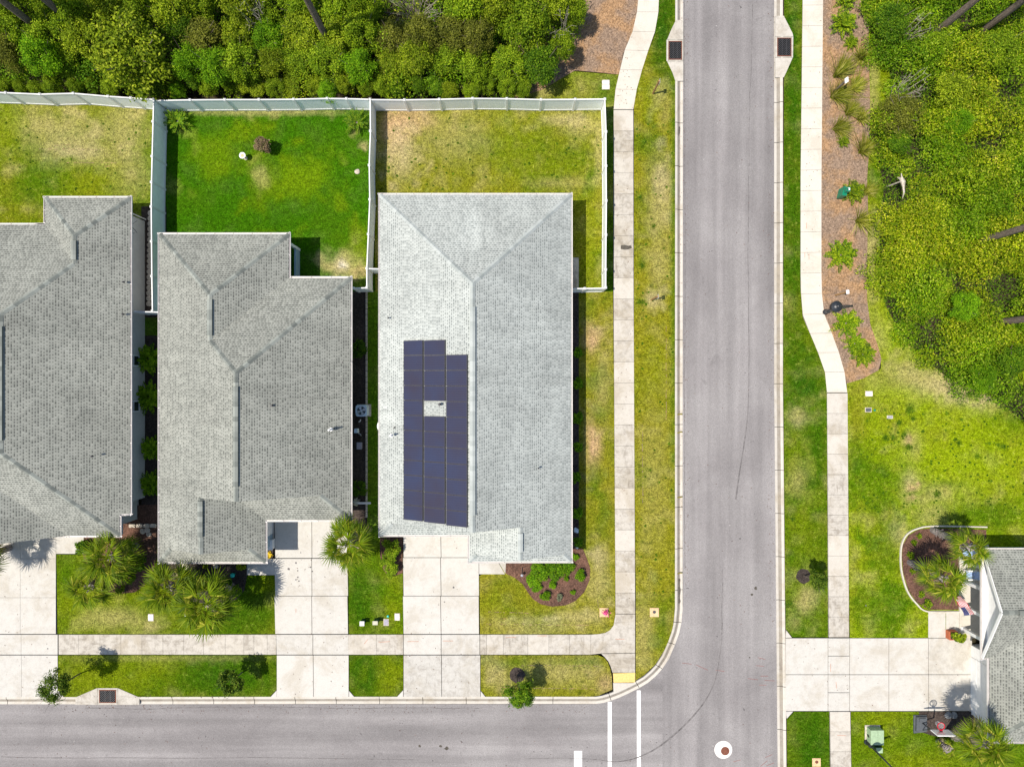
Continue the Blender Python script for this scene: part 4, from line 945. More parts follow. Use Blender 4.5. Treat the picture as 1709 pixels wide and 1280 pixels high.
b = MB(); b.box(back - .06, back - .005, Y(985), Y(970), .1, 2.15); b.build('front_door', M['wall_blue'], H4)
window(H4, back, Y(1010), .9, 2.2, 1.2, -1)

# ------------------------------------------------------------------ solar panels
xl3, sl = H3P['xl'], math.hypot(1, P)
nrm3 = Vector((-P, 0, 1)).normalized(); ups = Vector((1, 0, P)).normalized()
def roof_pt(px, py):
    # point of the photograph on the left slope of the panelled roof, lifted to the panel plane
    z = 4.0
    for _ in range(30): z = E + P * (X(px, z) - xl3) + .16
    return Vector((X(px, z), Y(py, z), z))
ORD = 'first second third fourth fifth sixth seventh eighth ninth tenth eleventh twelfth'.split()
cols_ = ((673.5, 705.3, 568, 868.5, 12, (), 'column nearest the eave'), (707.6, 742.3, 567.5, 873, 12, (4,), 'middle column'), (744.6, 779.3, 592, 878.5, 11, (), 'column nearest the ridge'))
for x0, x1, y0, y1, n, skip, cn in cols_:
    a = roof_pt(x0, y0); c = roof_pt(x1, y0)
    ya = roof_pt((x0 + x1) / 2, y0).y; yb_ = roof_pt((x0 + x1) / 2, y1).y; pitch = (ya - yb_) / n; k = 0
    wd = (c - a).dot(ups)
    for i in range(n):
        if i in skip: continue
        o_ = Vector((a.x, ya - pitch * (i + .5), a.z)); k += 1
        t = thing('solar_panel', 'dark solar panel, %s from the top in the %s' % (ORD[k - 1], cn), 'solar panel', o_, 0, 'solar panels on the pale roof')
        hgt = pitch - .014
        def q(u, v, w): return o_ + ups * u + Vector((0, 1, 0)) * v + nrm3 * w
        b = MB(); f = .03
        b.face([q(f, -hgt / 2 + f, 0), q(wd - f, -hgt / 2 + f, 0), q(wd - f, hgt / 2 - f, 0), q(f, hgt / 2 - f, 0)], .5, [(0, 0), (1, 0), (1, 1), (0, 1)])
        b.build('cells', M['solar'], t)
        b = MB()
        for (u0, u1, v0, v1) in ((0, f, -hgt / 2, hgt / 2), (wd - f, wd, -hgt / 2, hgt / 2), (f, wd - f, -hgt / 2, -hgt / 2 + f), (f, wd - f, hgt / 2 - f, hgt / 2)):
            lo_, hi_ = [q(u0, v0, -.09), q(u1, v0, -.09), q(u1, v1, -.09), q(u0, v1, -.09)], [q(u0, v0, .004), q(u1, v0, .004), q(u1, v1, .004), q(u0, v1, .004)]
            b.face(hi_); b.face(lo_[::-1])
            for j in range(4): b.face([lo_[j], lo_[(j + 1) % 4], hi_[(j + 1) % 4], hi_[j]])
        b.build('frame', M['solar_frame'], t)

# ------------------------------------------------------------------ white vinyl fences
FH = 1.85
def fence(label, pts, ends=(True, True), spacing=None):
    """pts: post tops in photo pixels"""
    p = [W(a, c, FH) for a, c in pts]; p = [Vector((v.x, v.y, 0)) for v in p]
    if spacing:
        q = [p[0]]
        for a, c in zip(p, p[1:]):
            k = max(1, round((c - a).length / spacing)); q += [a.lerp(c, (i + 1) / k) for i in range(k)]
        p = q
    t = thing('fence', label, 'fence', p[0], 0, 'white vinyl yard fences')
    for i, v in enumerate(p):
        if (i == 0 and not ends[0]) or (i == len(p) - 1 and not ends[1]): continue
        b = MB(); b.box(v.x - .065, v.x + .065, v.y - .065, v.y + .065, -.05, FH + .02)
        b.face([(v.x - .08, v.y - .08, FH + .02), (v.x - .08, v.y + .08, FH + .02), (v.x + .08, v.y + .08, FH + .02), (v.x + .08, v.y - .08, FH + .02)])
        s = [(v.x - .08, v.y - .08), (v.x + .08, v.y - .08), (v.x + .08, v.y + .08), (v.x - .08, v.y + .08)]
        for j in range(4): b.face([(*s[j], FH + .02), (*s[(j + 1) % 4], FH + .02), (v.x, v.y, FH + .09)])
        b.build('post', M['white'], t)
    for a, c in zip(p, p[1:]):
        d = (c - a).normalized(); a_, c_ = a + d * .065, c - d * .065; up = Vector((0, 0, 1))
        b = MB(); b.bar(a_ + up * .93, c_ + up * .93, .03, 1.6, up=(0, 0, 1)); b.build('panel', M['fence'], t)
        b = MB(); b.bar(a_ + up * 1.77, c_ + up * 1.77, .07, .12); b.build('rail', M['white'], t); b = MB(); b.bar(a_ + up * .12, c_ + up * .12, .07, .16); b.build('rail', M['white'], t)
    return t
fence('white back fence of the leftmost lawn, running slightly crooked below the woods', [(-170, 150), (-110, 151), (-50, 153), (9, 155), (66, 157.5), (122, 156), (180, 161), (218, 163.5), (255, 166)])
fence('white back fence behind the deep green lawn with two sago palms', [(259, 168), (317, 167), (375, 166.5), (432, 166.5), (490, 166), (546, 164.5), (578, 165), (616, 166)], (False, False))
fence('white back fence behind the dry lawn of the solar-panel house', [(618, 166.5), (675, 167), (733, 166), (789, 164.5), (846, 165), (903, 166.5), (960, 166), (1009.5, 165.5)], (False, True))
fence('long white fence between the leftmost lawn and the deep green lawn', [(256, 167), (255, 203), (253.5, 261), (252.5, 304), (252, 345), (252.5, 403), (253, 461), (254, 519)], (True, True))
fence('white fence between the deep green lawn and the dry lawn', [(617.5, 166), (618, 219), (616, 276), (617, 333), (614.5, 391), (612, 448), (612, 480)])
fence('white fence along the side pavement', [(1009.5, 166), (1011.5, 220), (1011.5, 277), (1012, 335), (1011.5, 392), (1011, 450), (1011, 480)], (False, True))
fence('short white fence joining the two grey-roofed houses', [(225, 520), (266, 521)], (True, True))
fence('short white fence running from the deep green yard to the middle house wall', [(611, 480.5), (590, 481)], (False, True))
fence('short white fence running from the side fence to the solar house wall', [(614, 448.5), (640, 449)], (False, False))
fence('short white fence between the solar-panel house and the pavement corner post', [(1011, 481), (976, 481.5), (948, 482)], (False, True))

# ------------------------------------------------------------------ plants
def quads(c, a, b):
    """diamond leaves: centre c, half axis a (long), half axis b (wide)"""
    n = len(c); V = np.empty((n, 4, 3)); V[:, 0] = c - a; V[:, 1] = c + b * .9 + a * .1; V[:, 2] = c + a; V[:, 3] = c - b * .9 + a * .1
    return V.reshape(-1, 3), np.arange(4 * n).reshape(-1, 4)
def unit(v): return v / np.maximum(1e-9, np.linalg.norm(v, axis=1, keepdims=True))
def leaf_dirs(n, outward, upbias=.8, jitter=.9):
    nrm = unit(outward * .6 + np.array([0, 0, upbias]) + rng.normal(0, jitter * .6, (n, 3)))
    a = unit(np.cross(nrm, rng.normal(0, 1, (n, 3)))); b = np.cross(nrm, a)
    return a, b, nrm
def crown_cloud(n, rx, ry, z0, z1, lobes, lr=(.32, .5), leaf=(.075, .04), upbias=1.1, shell=.55, seed=0):
    g = np.random.default_rng(seed); zc, hz = (z0 + z1) / 2, (z1 - z0) / 2
    d = unit(g.normal(0, 1, (lobes, 3))); d[:, 2] = np.abs(d[:, 2]) * 1.1 - .35
    rad = g.uniform(.45, .78, (lobes, 1))
    L = d * rad * np.array([rx, ry, hz]) + np.array([0, 0, zc])
    r = g.uniform(*lr, lobes) * min(rx, ry) 
    k = g.integers(0, lobes, n); o = unit(g.normal(0, 1, (n, 3))); o[:, 2] = np.where(o[:, 2] < -.3, -o[:, 2], o[:, 2])
    rr = r[k] * (shell + (1 - shell) * g.random(n)) * g.uniform(.75, 1.12, n)
    p = L[k] + o * rr[:, None] * np.array([1, 1, min(1.0, hz / min(rx, ry) + .25)])
    p[:, 2] = np.maximum(p[:, 2], .06)
    a, b, _ = leaf_dirs(n, o, upbias)
    s = g.uniform(.65, 1.35, n)[:, None]
    return quads(p, a * leaf[0] * s, b * leaf[1] * s)

def trunk_mb(h, r, limbs, rx, z0, z1, seed=0, lean=(0, 0)):
    rr = random.Random(seed); b = MB(); top = Vector((lean[0], lean[1], h))
    b.tube([(0, 0, -.15), (lean[0] * .3, lean[1] * .3, h * .45), tuple(top)], [r * 1.25, r, r * .75], 7)
    for i in range(limbs):
        az = i * 2.4 + rr.uniform(-.4, .4); ln = rr.uniform(.5, .85) * rx; zt = rr.uniform(.45, .95) * (z1 - z0) + z0
        st = top * rr.uniform(.6, 1.0)
        en = Vector((math.cos(az) * ln, math.sin(az) * ln, zt)); md = st.lerp(en, .5) + Vector((0, 0, .12 * ln))
        b.tube([st, md, en], [r * .55, r * .32, r * .1], 5, cap=False)
    return b

def bush(name, label, cat, mat, n, rx, ry, z0, z1, lobes, leaf=(.075, .04), lr=(.32, .5), seed=0, bark='bark', limbs=6, tr=.05, th=None, upbias=.8, crown='crown', shell=.55, group=None):
    t = thing(name, label, cat, (0, 0, 0), 0, group)
    trunk_mb(th or max(.15, z0 + (z1 - z0) * .35), tr, limbs, min(rx, ry), z0, z1, seed).build('trunk' if cat == 'tree' else 'stem', M[bark], t)
    V, F = crown_cloud(n, rx, ry, z0, z1, lobes, lr, leaf, upbias, shell, seed)
    np_obj(crown, V, F, M[mat], t)
    return t

# --- fan palms
def fan_mesh(name, seed, pet=1.02, fan=.80, seg=22, mat='palm', span=2.5):
    g = np.random.default_rng(seed); V = []; F = []
    def strip(pts, ws, side):
        i0 = len(V)
        for p, w in zip(pts, ws):
            s = np.asarray(side) * w; V.append(p - s); V.append(p + s)
        for k in range(len(pts) - 1):
            a = i0 + 2 * k; F.append([a, a + 1, a + 3, a + 2])
    pp = [np.array([t * pet, 0, .12 * t - .16 * t * t]) for t in np.linspace(0, 1, 4)]
    strip(pp, [.028, .022, .018, .02], (0, 1, 0))
    hub = pp[-1]
    for k in range(seg):
        u = (k + .5) / seg * 2 - 1; an = u * span + g.normal(0, .03)
        ln = fan * (1 - .30 * abs(u) ** 1.6) * g.uniform(.88, 1.08); dr = np.array([math.cos(an), math.sin(an), 0]); sd = np.array([-math.sin(an), math.cos(an), 0])
        pts = []
        for s in (0, .35, .7, 1.0):
            q = hub + dr * ln * s; q = q + np.array([0, 0, -.30 * ln * s ** 2.2 - .20 * abs(math.sin(an)) * ln * s - .12 * s * s + g.normal(0, .015) * s]); pts.append(q)
        tl = g.normal(0, .5); side = sd * math.cos(tl) + np.array([0, 0, math.sin(tl)])
        strip(pts, [.012, .036, .026, .004], side)
    me_o = (np.array(V), np.array(F))
    return me_o
PALM_FR = {}
def frond_data(key, mat):
    V, F = PALM_FR[key]; nm = 'frond'
    me = bpy.data.meshes.new(nm); me.from_pydata([tuple(v) for v in V], [], [list(f) for f in F]); me.materials.append(M[mat]); me.update(); return me
for s_ in range(4): PALM_FR[s_] = fan_mesh('f', s_ + 1)
FR_ME = [frond_data(i, 'palm') for i in range(4)] + [frond_data(i, 'palm_old') for i in range(2)]
def sabal(label, px, py, h, rpx, n=34, seed=0, base=None, group='fan palms'):
    rr = random.Random(seed); top = W(px, py, h); bs = W(*base, 0) if base else Vector((top.x, top.y, 0))
    t = thing('fan_palm', label, 'palm', bs, 0, group)
    b = MB(); k = 9; pts = [bs.lerp(top, i / k) for i in range(k + 1)]; pts[0].z = -.1
    b.tube(pts, [.21 + .035 * (i % 2) for i in range(k + 1)], 10)
    for i in range(46):                         # old leaf bases
        f = rr.uniform(.12, .98); az = rr.uniform(0, 6.283); c = bs.lerp(top, f); d = Vector((math.cos(az), math.sin(az), .0))
        b.bar(c + d * .17, c + d * .31 + Vector((0, 0, .24)), .09, .03)
    b.build('trunk', M['palm_bark'], t)
    sc = rpx / 26.5 / 1.98
    for i in range(n):
        o = bpy.data.objects.new('frond', FR_ME[rr.randrange(4)]); C.objects.link(o); o.parent = t
        f = (i + .5) / n; el = 84 - 112 * f ** .8 + rr.uniform(-8, 8); az = i * 2.39996 + rr.uniform(-.25, .25)
        if f > .9: o.data = FR_ME[4 + rr.randrange(2)]; el = rr.uniform(-55, -35)
        o.location = top - bs + Vector((0, 0, .05 - .3 * f)); o.rotation_euler = (rr.uniform(-.5, .5), -R(el), az)
        s = sc * rr.uniform(.85, 1.1) * (.8 + .2 * min(1, f * 3)); o.scale = (s, s, s)
    return t
sabal('fan palm in front of the leftmost house, rooted in its brown mulch bed', 183, 930, 3.2, 58, 34, 1)
sabal('fan palm nearest the wide left driveway, leaning over the lawn', 150, 980, 2.6, 51, 27, 2, (166, 962))
sabal('left one of the two touching fan palms at the middle house front corner', 282, 982, 3.6, 58, 36, 3)
sabal('big fan palm closest to the front pavement, casting its shadow on the deep green lawn', 345, 1008, 4.0, 61, 38, 4)
sabal('lone fan palm hanging over the middle driveway', 581, 907, 3.4, 58, 32, 5)
sabal('fan palm with a bare leaning trunk at the porch corner of the white house', 1620, 914, 4.2, 42, 26, 6, (1556, 884))
sabal('fan palm in front of the white house porch, beside the striped flag', 1574, 966, 3.8, 48, 30, 7, (1518, 938))
sabal('fan palm beside the basketball hoop at the white house', 1646, 1242, 4.8, 54, 34, 8, (1580, 1222))
sabal('small fan palm growing low beside the trunk by the basketball hoop', 1582, 1250, 1.0, 22, 12, 9)
sabal('fan palm outside the left edge, its frond shadow falling on the wide driveway', -48, 935, 3.4, 56, 30, 10)

# --- pinnate plants: sago palms, coontie
def pinnate(n, L, leaflets, ll, lw, el0, el1, droop, seed, jit_=.12):
    g = np.random.default_rng(seed); Vs = []; Fs = []; off = 0
    for i in range(n):
        az = i * 2.39996 + g.normal(0, .15); f = (i + .5) / n; el = math.radians(el0 + (el1 - el0) * f + g.normal(0, 5)); ln = L * g.uniform(.82, 1.1)
        d = np.array([math.cos(az), math.sin(az), 0]); sd = np.array([-math.sin(az), math.cos(az), 0])
        ts = np.linspace(.12, 1, leaflets)
        P_ = np.array([d * ln * (t * math.cos(el)) + np.array([0, 0, ln * (t * math.sin(el) - droop * t * t)]) for t in ts])
        for s in (-1, 1):
            lng = ll * np.sin(np.pi * (.12 + .86 * ts)) ** .6 * g.uniform(.85, 1.15, leaflets)
            dirv = unit(sd * s * 1.0 + d * .55 + np.array([0, 0, .25]) + g.normal(0, jit_, (leaflets, 3)))
            c = P_ + dirv * lng[:, None] * .5
            nr = unit(np.cross(dirv, np.tile(d, (leaflets, 1)))); bb = np.cross(nr, dirv)
            V, F = quads(c, dirv * lng[:, None] * .5, bb * lw); Vs.append(V); Fs.append(F + off); off += len(V)
        w = sd * .012
        V = np.array([P_[0] - w, P_[0] + w, P_[-1] + w * .3, P_[-1] - w * .3]); Vs.append(V); Fs.append(np.array([[0, 1, 2, 3]]) + off); off += 4
    return np.vstack(Vs), np.vstack(Fs)
def pinnate_thing(name, label, cat, mat, args, stem_h=.2, stem_r=.1, bark='palm_bark'):
    t = thing(name, label, cat)
    b = MB(); b.lathe((0, 0, 0), [(stem_r * 1.1, -.1), (stem_r * 1.15, stem_h * .6), (stem_r * .6, stem_h)], 10); b.build('stem', M[bark], t)
    V, F = pinnate(*args); V = V + np.array([0, 0, stem_h]); np_obj('crown', V, F, M[mat], t)
    return t
sago = Slot(pinnate_thing('sago_palm', None, 'palm', 'sago', (30, 1.15, 20, .15, .022, 66, 6, .30, 3, .06), .3, .13))
sago.put(W(300, 206), .3, 1.0, 'sago palm in the fence corner left of the brown shrub', 'sago palms on the deep green lawn')
sago.put(W(597, 208), 1.7, .95, 'sago palm in the fence corner nearest the dry lawn', 'sago palms on the deep green lawn')
dense = Slot(pinnate_thing('cycad', None, 'plant', 'cycad', (44, 1.08, 14, .20, .045, 78, 6, .26, 5, .12), .25, .12))
for px, py, s, lb in ((245, 598, 1.12, 'bushy dark cycad below the short joining fence, by the leftmost house wall'), (246, 662, 1.2, 'largest bushy cycad by the leftmost house wall, next to the lower window'), (249, 750, .9, 'bushy cycad by the leftmost house wall, second from the front beds'), (249, 809, .95, 'bushy cycad by the leftmost house wall, nearest the front beds')):
    dense.put(W(px, py, .6) * 1.0 - Vector((0, 0, .6)), px * .7, s, lb, 'cycads in the gap between the two grey houses')
coon = Slot(pinnate_thing('coontie', None, 'plant', 'coontie', (34, .88, 15, .16, .026, 74, 8, .28, 8, .12), .12, .08))
strip_lab = 'bright feathery plant in the pine straw, '
for px, py, s, lb in ((1409, 4, .85, 'topmost'), (1404, 44, 1.1, 'large one between two others'), (1418, 74, .6, 'small one above the grass clumps'), (1406, 238, .5, 'tiny one among the grass clumps'), (1421, 323, .95, 'touching the green pet station'), (1400, 427, 1.22, 'standing alone, biggest of all'), (1409, 540, 1.15, 'under the black lamp'), (1424, 574, .9, 'second below the black lamp'), (1437, 592, 1.0, 'last one at the bed tip')):
    coon.put(W(px, py), px * .37, s * 1.22, strip_lab + lb, 'feathery plants in the pine straw bed')
def tuft(n, L, lean, spread, seed):
    g = np.random.default_rng(seed); V = []; F = []
    for i in range(n):
        az = g.uniform(0, 6.283); sp = abs(g.normal(0, spread)); d = np.array([math.cos(az) * sp + lean[0], math.sin(az) * sp + lean[1], 0]); ln = L * g.uniform(.6, 1.1)
        b0 = np.array([math.cos(az), math.sin(az), 0]) * g.uniform(0, .14); s = np.array([-math.sin(az), math.cos(az), .3]) * .014
        pts = [b0 + d * ln * t ** 1.5 + np.array([0, 0, ln * (.75 * t - .55 * t * t * np.linalg.norm(d))]) for t in (0, .35, .7, 1)]
        i0 = len(V)
        for p, w in zip(pts, (1, 1.2, .9, .15)): p = np.maximum(p, [-9, -9, .02]); V.append(p - s * w); V.append(p + s * w)
        for k in range(3): a = i0 + 2 * k; F.append([a, a + 1, a + 3, a + 2])
    return np.array(V), np.array(F)
def tuft_thing(label, px, py, s, lean, seed, sp=.45):
    t = thing('ornamental_grass', label, 'plant', W(px, py), 0, 'ornamental grass clumps in the pine straw')
    V, F = tuft(520, 1.35 * s, lean, sp, seed); np_obj('blades', V + np.array(WL[t.name]), F, M['blade'], t)
    b = MB(); b.lathe(WL[t.name], [(.12 * s, -.05), (.1 * s, .06), (.03, .12)], 8); b.build('root_clump', M['bark'], t)
for i, (px, py, s, lean, lb) in enumerate(((1393, 128, 1.25, (.45, .5), 'large yellow-tipped grass clump by the pale path, topmost of the clumps'), (1434, 99, .85, (.05, .05), 'upright grass clump on the thicket side, topmost there'), (1388, 163, 1.2, (.55, .15), 'dark grass clump leaning across the small white sign post'), (1420, 150, .8, (.5, .4), 'grass clump behind the small white sign'), (1413, 190, .8, (.4, .35), 'small grass clump below the white sign'), (1434, 200, .6, (.2, .15), 'smallest grass clump, at the thicket edge'), (1392, 216, .95, (.5, .05), 'grass clump leaning away from the pale path above a tiny bright plant'), (1435, 254, .95, (.35, .35), 'yellow grass clump reaching over the lawn strip'), (1430, 369, .95, (.4, -.05), 'wispy grass clump below the green pet station'), (1444, 322, .6, (.45, .3), 'thin yellow grass clump right behind the green pet station'))):
    tuft_thing(lb, px, py, s, lean, 30 + i)

# --- shrubs near the houses
t = bush('shrub', 'round purple-brown shrub on the deep green lawn', 'shrub', 'lf_red', 1500, .62, .62, .2, 1.5, 16, (.07, .04), seed=4); q = W(437, 240, 1.0); t.location = (q.x, q.y, 0); WL[t.name] = Vector(t.location)
rs = Slot(bush('round_shrub', None, 'shrub', 'lf_bright', 700, .36, .36, .05, .65, 10, (.06, .035), seed=6, tr=.025))
rl = 'low round shrub in the dark strip along the solar house wall, %s from the top'
for i, py in enumerate((588, 638, 694, 746, 798, 851, 903)):
    rs.put(W(961, py), py, 1.15 + .12 * (i % 3), rl % ORD[i], 'shrubs in the dark strip by the solar house')
ms = Slot(bush('mound_shrub', None, 'shrub', 'lf_bright', 2600, .85, .8, .05, .75, 22, (.06, .03), seed=8, tr=.03, lr=(.25, .4)))
for px, py, s, lb in ((900, 950, 1.0, 'leafy mound under the solar house eave, nearest the front walkway'), (926, 949, 1.0, 'leafy mound under the solar house eave, middle of three'), (945, 944, .75, 'leafy mound at the eave corner in the solar house front bed'), (888, 968, .6, 'small leafy mound beside the little path light'), (896, 978, .5, 'small leafy mound at the edge of the front bed, below its neighbours')):
    ms.put(W(px, py), px, s, lb, 'leafy mounds in the solar house front bed')
for px, py, s, lb in ((968, 958, .55, 'bright shrub at the pavement side of the solar house bed, casting a dark shadow'), (910, 992, .5, 'bright upright shrub near the tip of the solar house bed'), (960, 928, .35, 'tiny shrub at the eave corner of the solar house bed'), (922, 974, .4, 'pale shrub in the middle of the solar house bed'), (945, 964, .28, 'tiny shrub in open mulch of the solar house bed'), (956, 987, .26, 'tiniest shrub at the curved bed edge')):
    ms.put(W(px, py), px * 3, (s, s, s * 1.5), lb, 'single shrubs in the solar house front bed')
gs = Slot(bush('grey_shrub', 'grey-green small shrub near the curved edge of the solar house bed', 'shrub', 'lf_grey', 300, .3, .3, .03, .4, 8, (.05, .025), seed=9, tr=.02)); gs.put(W(933, 996), 0, 1)
hs = Slot(bush('hedge_shrub', None, 'shrub', 'lf_mid', 1700, .75, .7, .1, 1.05, 16, (.06, .038), seed=10, tr=.03))
for px, py, s, lb in ((655, 912, 1.0, 'hedge shrub under the solar house eave, beside its driveway'), (650, 932, .85, 'darker hedge shrub in the middle of the small driveway bed'), (657, 948, .8, 'clipped hedge shrub at the front of the small driveway bed')):
    hs.put(W(px, py), px, s, lb, 'hedge shrubs by the solar house driveway')
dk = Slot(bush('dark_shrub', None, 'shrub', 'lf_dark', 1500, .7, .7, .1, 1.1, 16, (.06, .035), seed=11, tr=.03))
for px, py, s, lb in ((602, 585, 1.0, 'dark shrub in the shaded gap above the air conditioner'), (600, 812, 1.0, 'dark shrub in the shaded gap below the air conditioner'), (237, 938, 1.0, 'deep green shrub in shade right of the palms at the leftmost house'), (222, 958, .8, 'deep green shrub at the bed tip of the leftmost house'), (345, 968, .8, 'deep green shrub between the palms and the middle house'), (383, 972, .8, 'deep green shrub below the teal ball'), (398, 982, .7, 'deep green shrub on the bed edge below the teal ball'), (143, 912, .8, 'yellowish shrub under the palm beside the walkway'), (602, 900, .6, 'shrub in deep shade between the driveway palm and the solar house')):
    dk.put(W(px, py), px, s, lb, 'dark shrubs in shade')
bs = Slot(bush('bright_shrub', None, 'shrub', 'lf_yellow', 700, .42, .42, .05, .6, 10, (.06, .035), seed=12, tr=.03))
for px, py, s, lb in ((404, 943, .8, 'bright shrub at the bed corner by the middle house walkway'), (344, 941, .7, 'yellow-flecked shrub against the middle house eave'), (204, 982, .8, 'low yellow shrub at the front edge of the palm bed'), (144, 908, 1.0, 'bright round shrub beside the leftmost walkway')):
    bs.put(W(px, py), px, s, lb, 'bright shrubs in the front beds')
ag = Slot(pinnate_thing('spiky_plant', None, 'plant', 'coontie', (20, .34, 5, .12, .03, 75, 15, .2, 21, .2), .06, .05))
for px, py, s, lb in ((1533, 894, .7, 'spiky green plant near the top of the porch bed'), (1524, 905, .8, 'spiky green plant in the curve of the porch bed'), (1518, 926, 1.0, 'spiky green plant beside the lower palm trunk, porch bed'), (1522, 952, .8, 'spiky green plant at the outer curve of the porch bed'), (1536, 991, .9, 'spiky green plant at the lower curve of the porch bed'), (1546, 1006, 1.2, 'largest spiky green plant, at the walkway end of the porch bed')):
    ag.put(W(px, py), px, s, lb, 'spiky plants in the porch bed')

# --- young street trees
def young(label, base, px, py, zc, rpx, n, mat, seed, leaf=(.085, .03), hz=1.0, lobes=26):
    bs_ = W(*base); c = W(px, py, zc); r = rpx / 25.5
    t = thing('young_tree', label, 'tree', bs_, 0, 'young street trees')
    ln = (c.x - bs_.x, c.y - bs_.y)
    tb = trunk_mb(zc - hz * .4, .04, 12, r, zc - hz, zc + hz, seed, ln); tb.v = [(x + bs_.x, y + bs_.y, z) for x, y, z in tb.v]; tb.build('trunk', M['bark'], t)
    V, F = crown_cloud(n, r, r, zc - hz, zc + hz, lobes, (.22, .42), leaf, .5, .2, seed); V = V + np.array([c.x, c.y, 0]); np_obj('crown', V, F, M[mat], t)
young('sparse young tree over the wide driveway edge, near the front storm drain', (133, 1124), 94, 1146, 3.1, 32, 2200, 'lf_oak', 41, (.11, .03), 1.3, 30)
young('bushy young tree on the front verge, between the storm drain and middle driveway', (404, 1122), 384, 1137, 2.1, 26, 2900, 'lf_oak', 42, (.08, .04), 1.2)
young('young tree with a mulch ring overhanging the front kerb', (862, 1127), 867, 1155, 2.2, 30, 3600, 'lf_dark', 43, (.09, .03), 1.2)
young('young tree with a mulch ring on the verge opposite the white house', (1342, 961), 1366, 968, 2.1, 18, 2000, 'lf_oak', 44, (.13, .034), .8, 20)

# --- woods behind the back fences
TP = []
specs = (('lf_mid', (.062, .036), 9500, 44, 'mid-green'), ('lf_yellow', (.068, .038), 9500, 46, 'yellow-green'), ('lf_bright', (.055, .03), 9500, 40, 'fresh green'), ('lf_dark', (.06, .036), 9000, 42, 'deep green'), ('lf_brown', (.06, .034), 8500, 42, 'olive green'))
for i, (m_, lf, n, lb, look) in enumerate(specs):
    TP.append((Slot(bush('woodland_tree', None, 'tree', m_, n, 1.75, 1.75, .5, 3.6, lb, lf, (.2, .40), 60 + i, 'bark', 9, .09, 1.7, .7, shell=.35)), look))
def wood(px, py, rpx, top, kind, label, sq=1.0):
    s = rpx / 26.0 / 1.75; zc = top * .6; q = W(px, py, zc)
    TP[kind][0].put((q.x, q.y, 0), random.uniform(0, 6.28), (s, s * sq, top / 3.6), label, 'small trees in the woods behind the fences')
big = [(958, 22, 30, 3.4, 0, 'mid-green tree overhanging the pine straw by the curved pavement, at the top edge'), (938, 78, 28, 3.2, 0, 'mid-green tree beside the pine straw, below the one at the top edge'), (215, 88, 74, 6.0, 1, 'biggest yellow-green tree in the woods, its crown reaching down to the fence corner'), (70, 92, 40, 4.6, 2, 'fresh green tree left of the biggest yellow-green crown'), (14, 88, 36, 4.4, 4, 'olive green tree at the left photo edge behind the fence'), (118, 22, 40, 4.6, 0, 'mid-green tree above the biggest yellow-green crown, at the top edge'), (300, 44, 34, 3.6, 3, 'deep green tree right of the biggest yellow-green crown'), (360, 112, 38, 4.0, 2, 'fresh green tree behind the fence above the first sago palm'), (324, 130, 24, 2.6, 3, 'deep green low tree in the dark gap right of the biggest crown'), (880, 40, 52, 4.8, 0, 'broad mid-green tree at the pavement end of the woods'), (905, 110, 40, 3.6, 3, 'deep green tree at the pavement end, nearest the white lid')]
for q in big: wood(*q)
rr = random.Random(5)
rows = ((145, 20, 2.0, 'row touching the back fence', (0, 2, 3, 0, 0, 1)), (104, 34, 3.3, 'second row from the back fence', (0, 0, 1, 2, 0, 1)), (58, 36, 3.8, 'third row from the back fence', (0, 0, 2, 1, 4, 1)), (10, 38, 4.2, 'row along the top photo edge', (1, 0, 2, 0, 0, 1)))
for py, r0, top, rn, kinds in rows:
    k = 0; x = -25 if py != 148 else -10
    while x < (900 if py > 60 else 945):
        if all((x - q[0]) ** 2 + (py - q[1]) ** 2 > (q[2] * .78) ** 2 for q in big) and not (640 < x < 740 and py < 30):
            kd = kinds[rr.randrange(len(kinds))]
            nth = ORD[k] if k < 12 else '%dth' % (k + 1)
            wood(x + rr.uniform(-6, 6), py + rr.uniform(-8, 8), r0 * rr.uniform(.85, 1.2), top * rr.uniform(.8, 1.2), kd, '%s bushy tree in the %s, %s from left' % (TP[kd][1], rn, nth), rr.uniform(.85, 1.15))
            k += 1
        x += r0 * rr.uniform(1.25, 1.6)
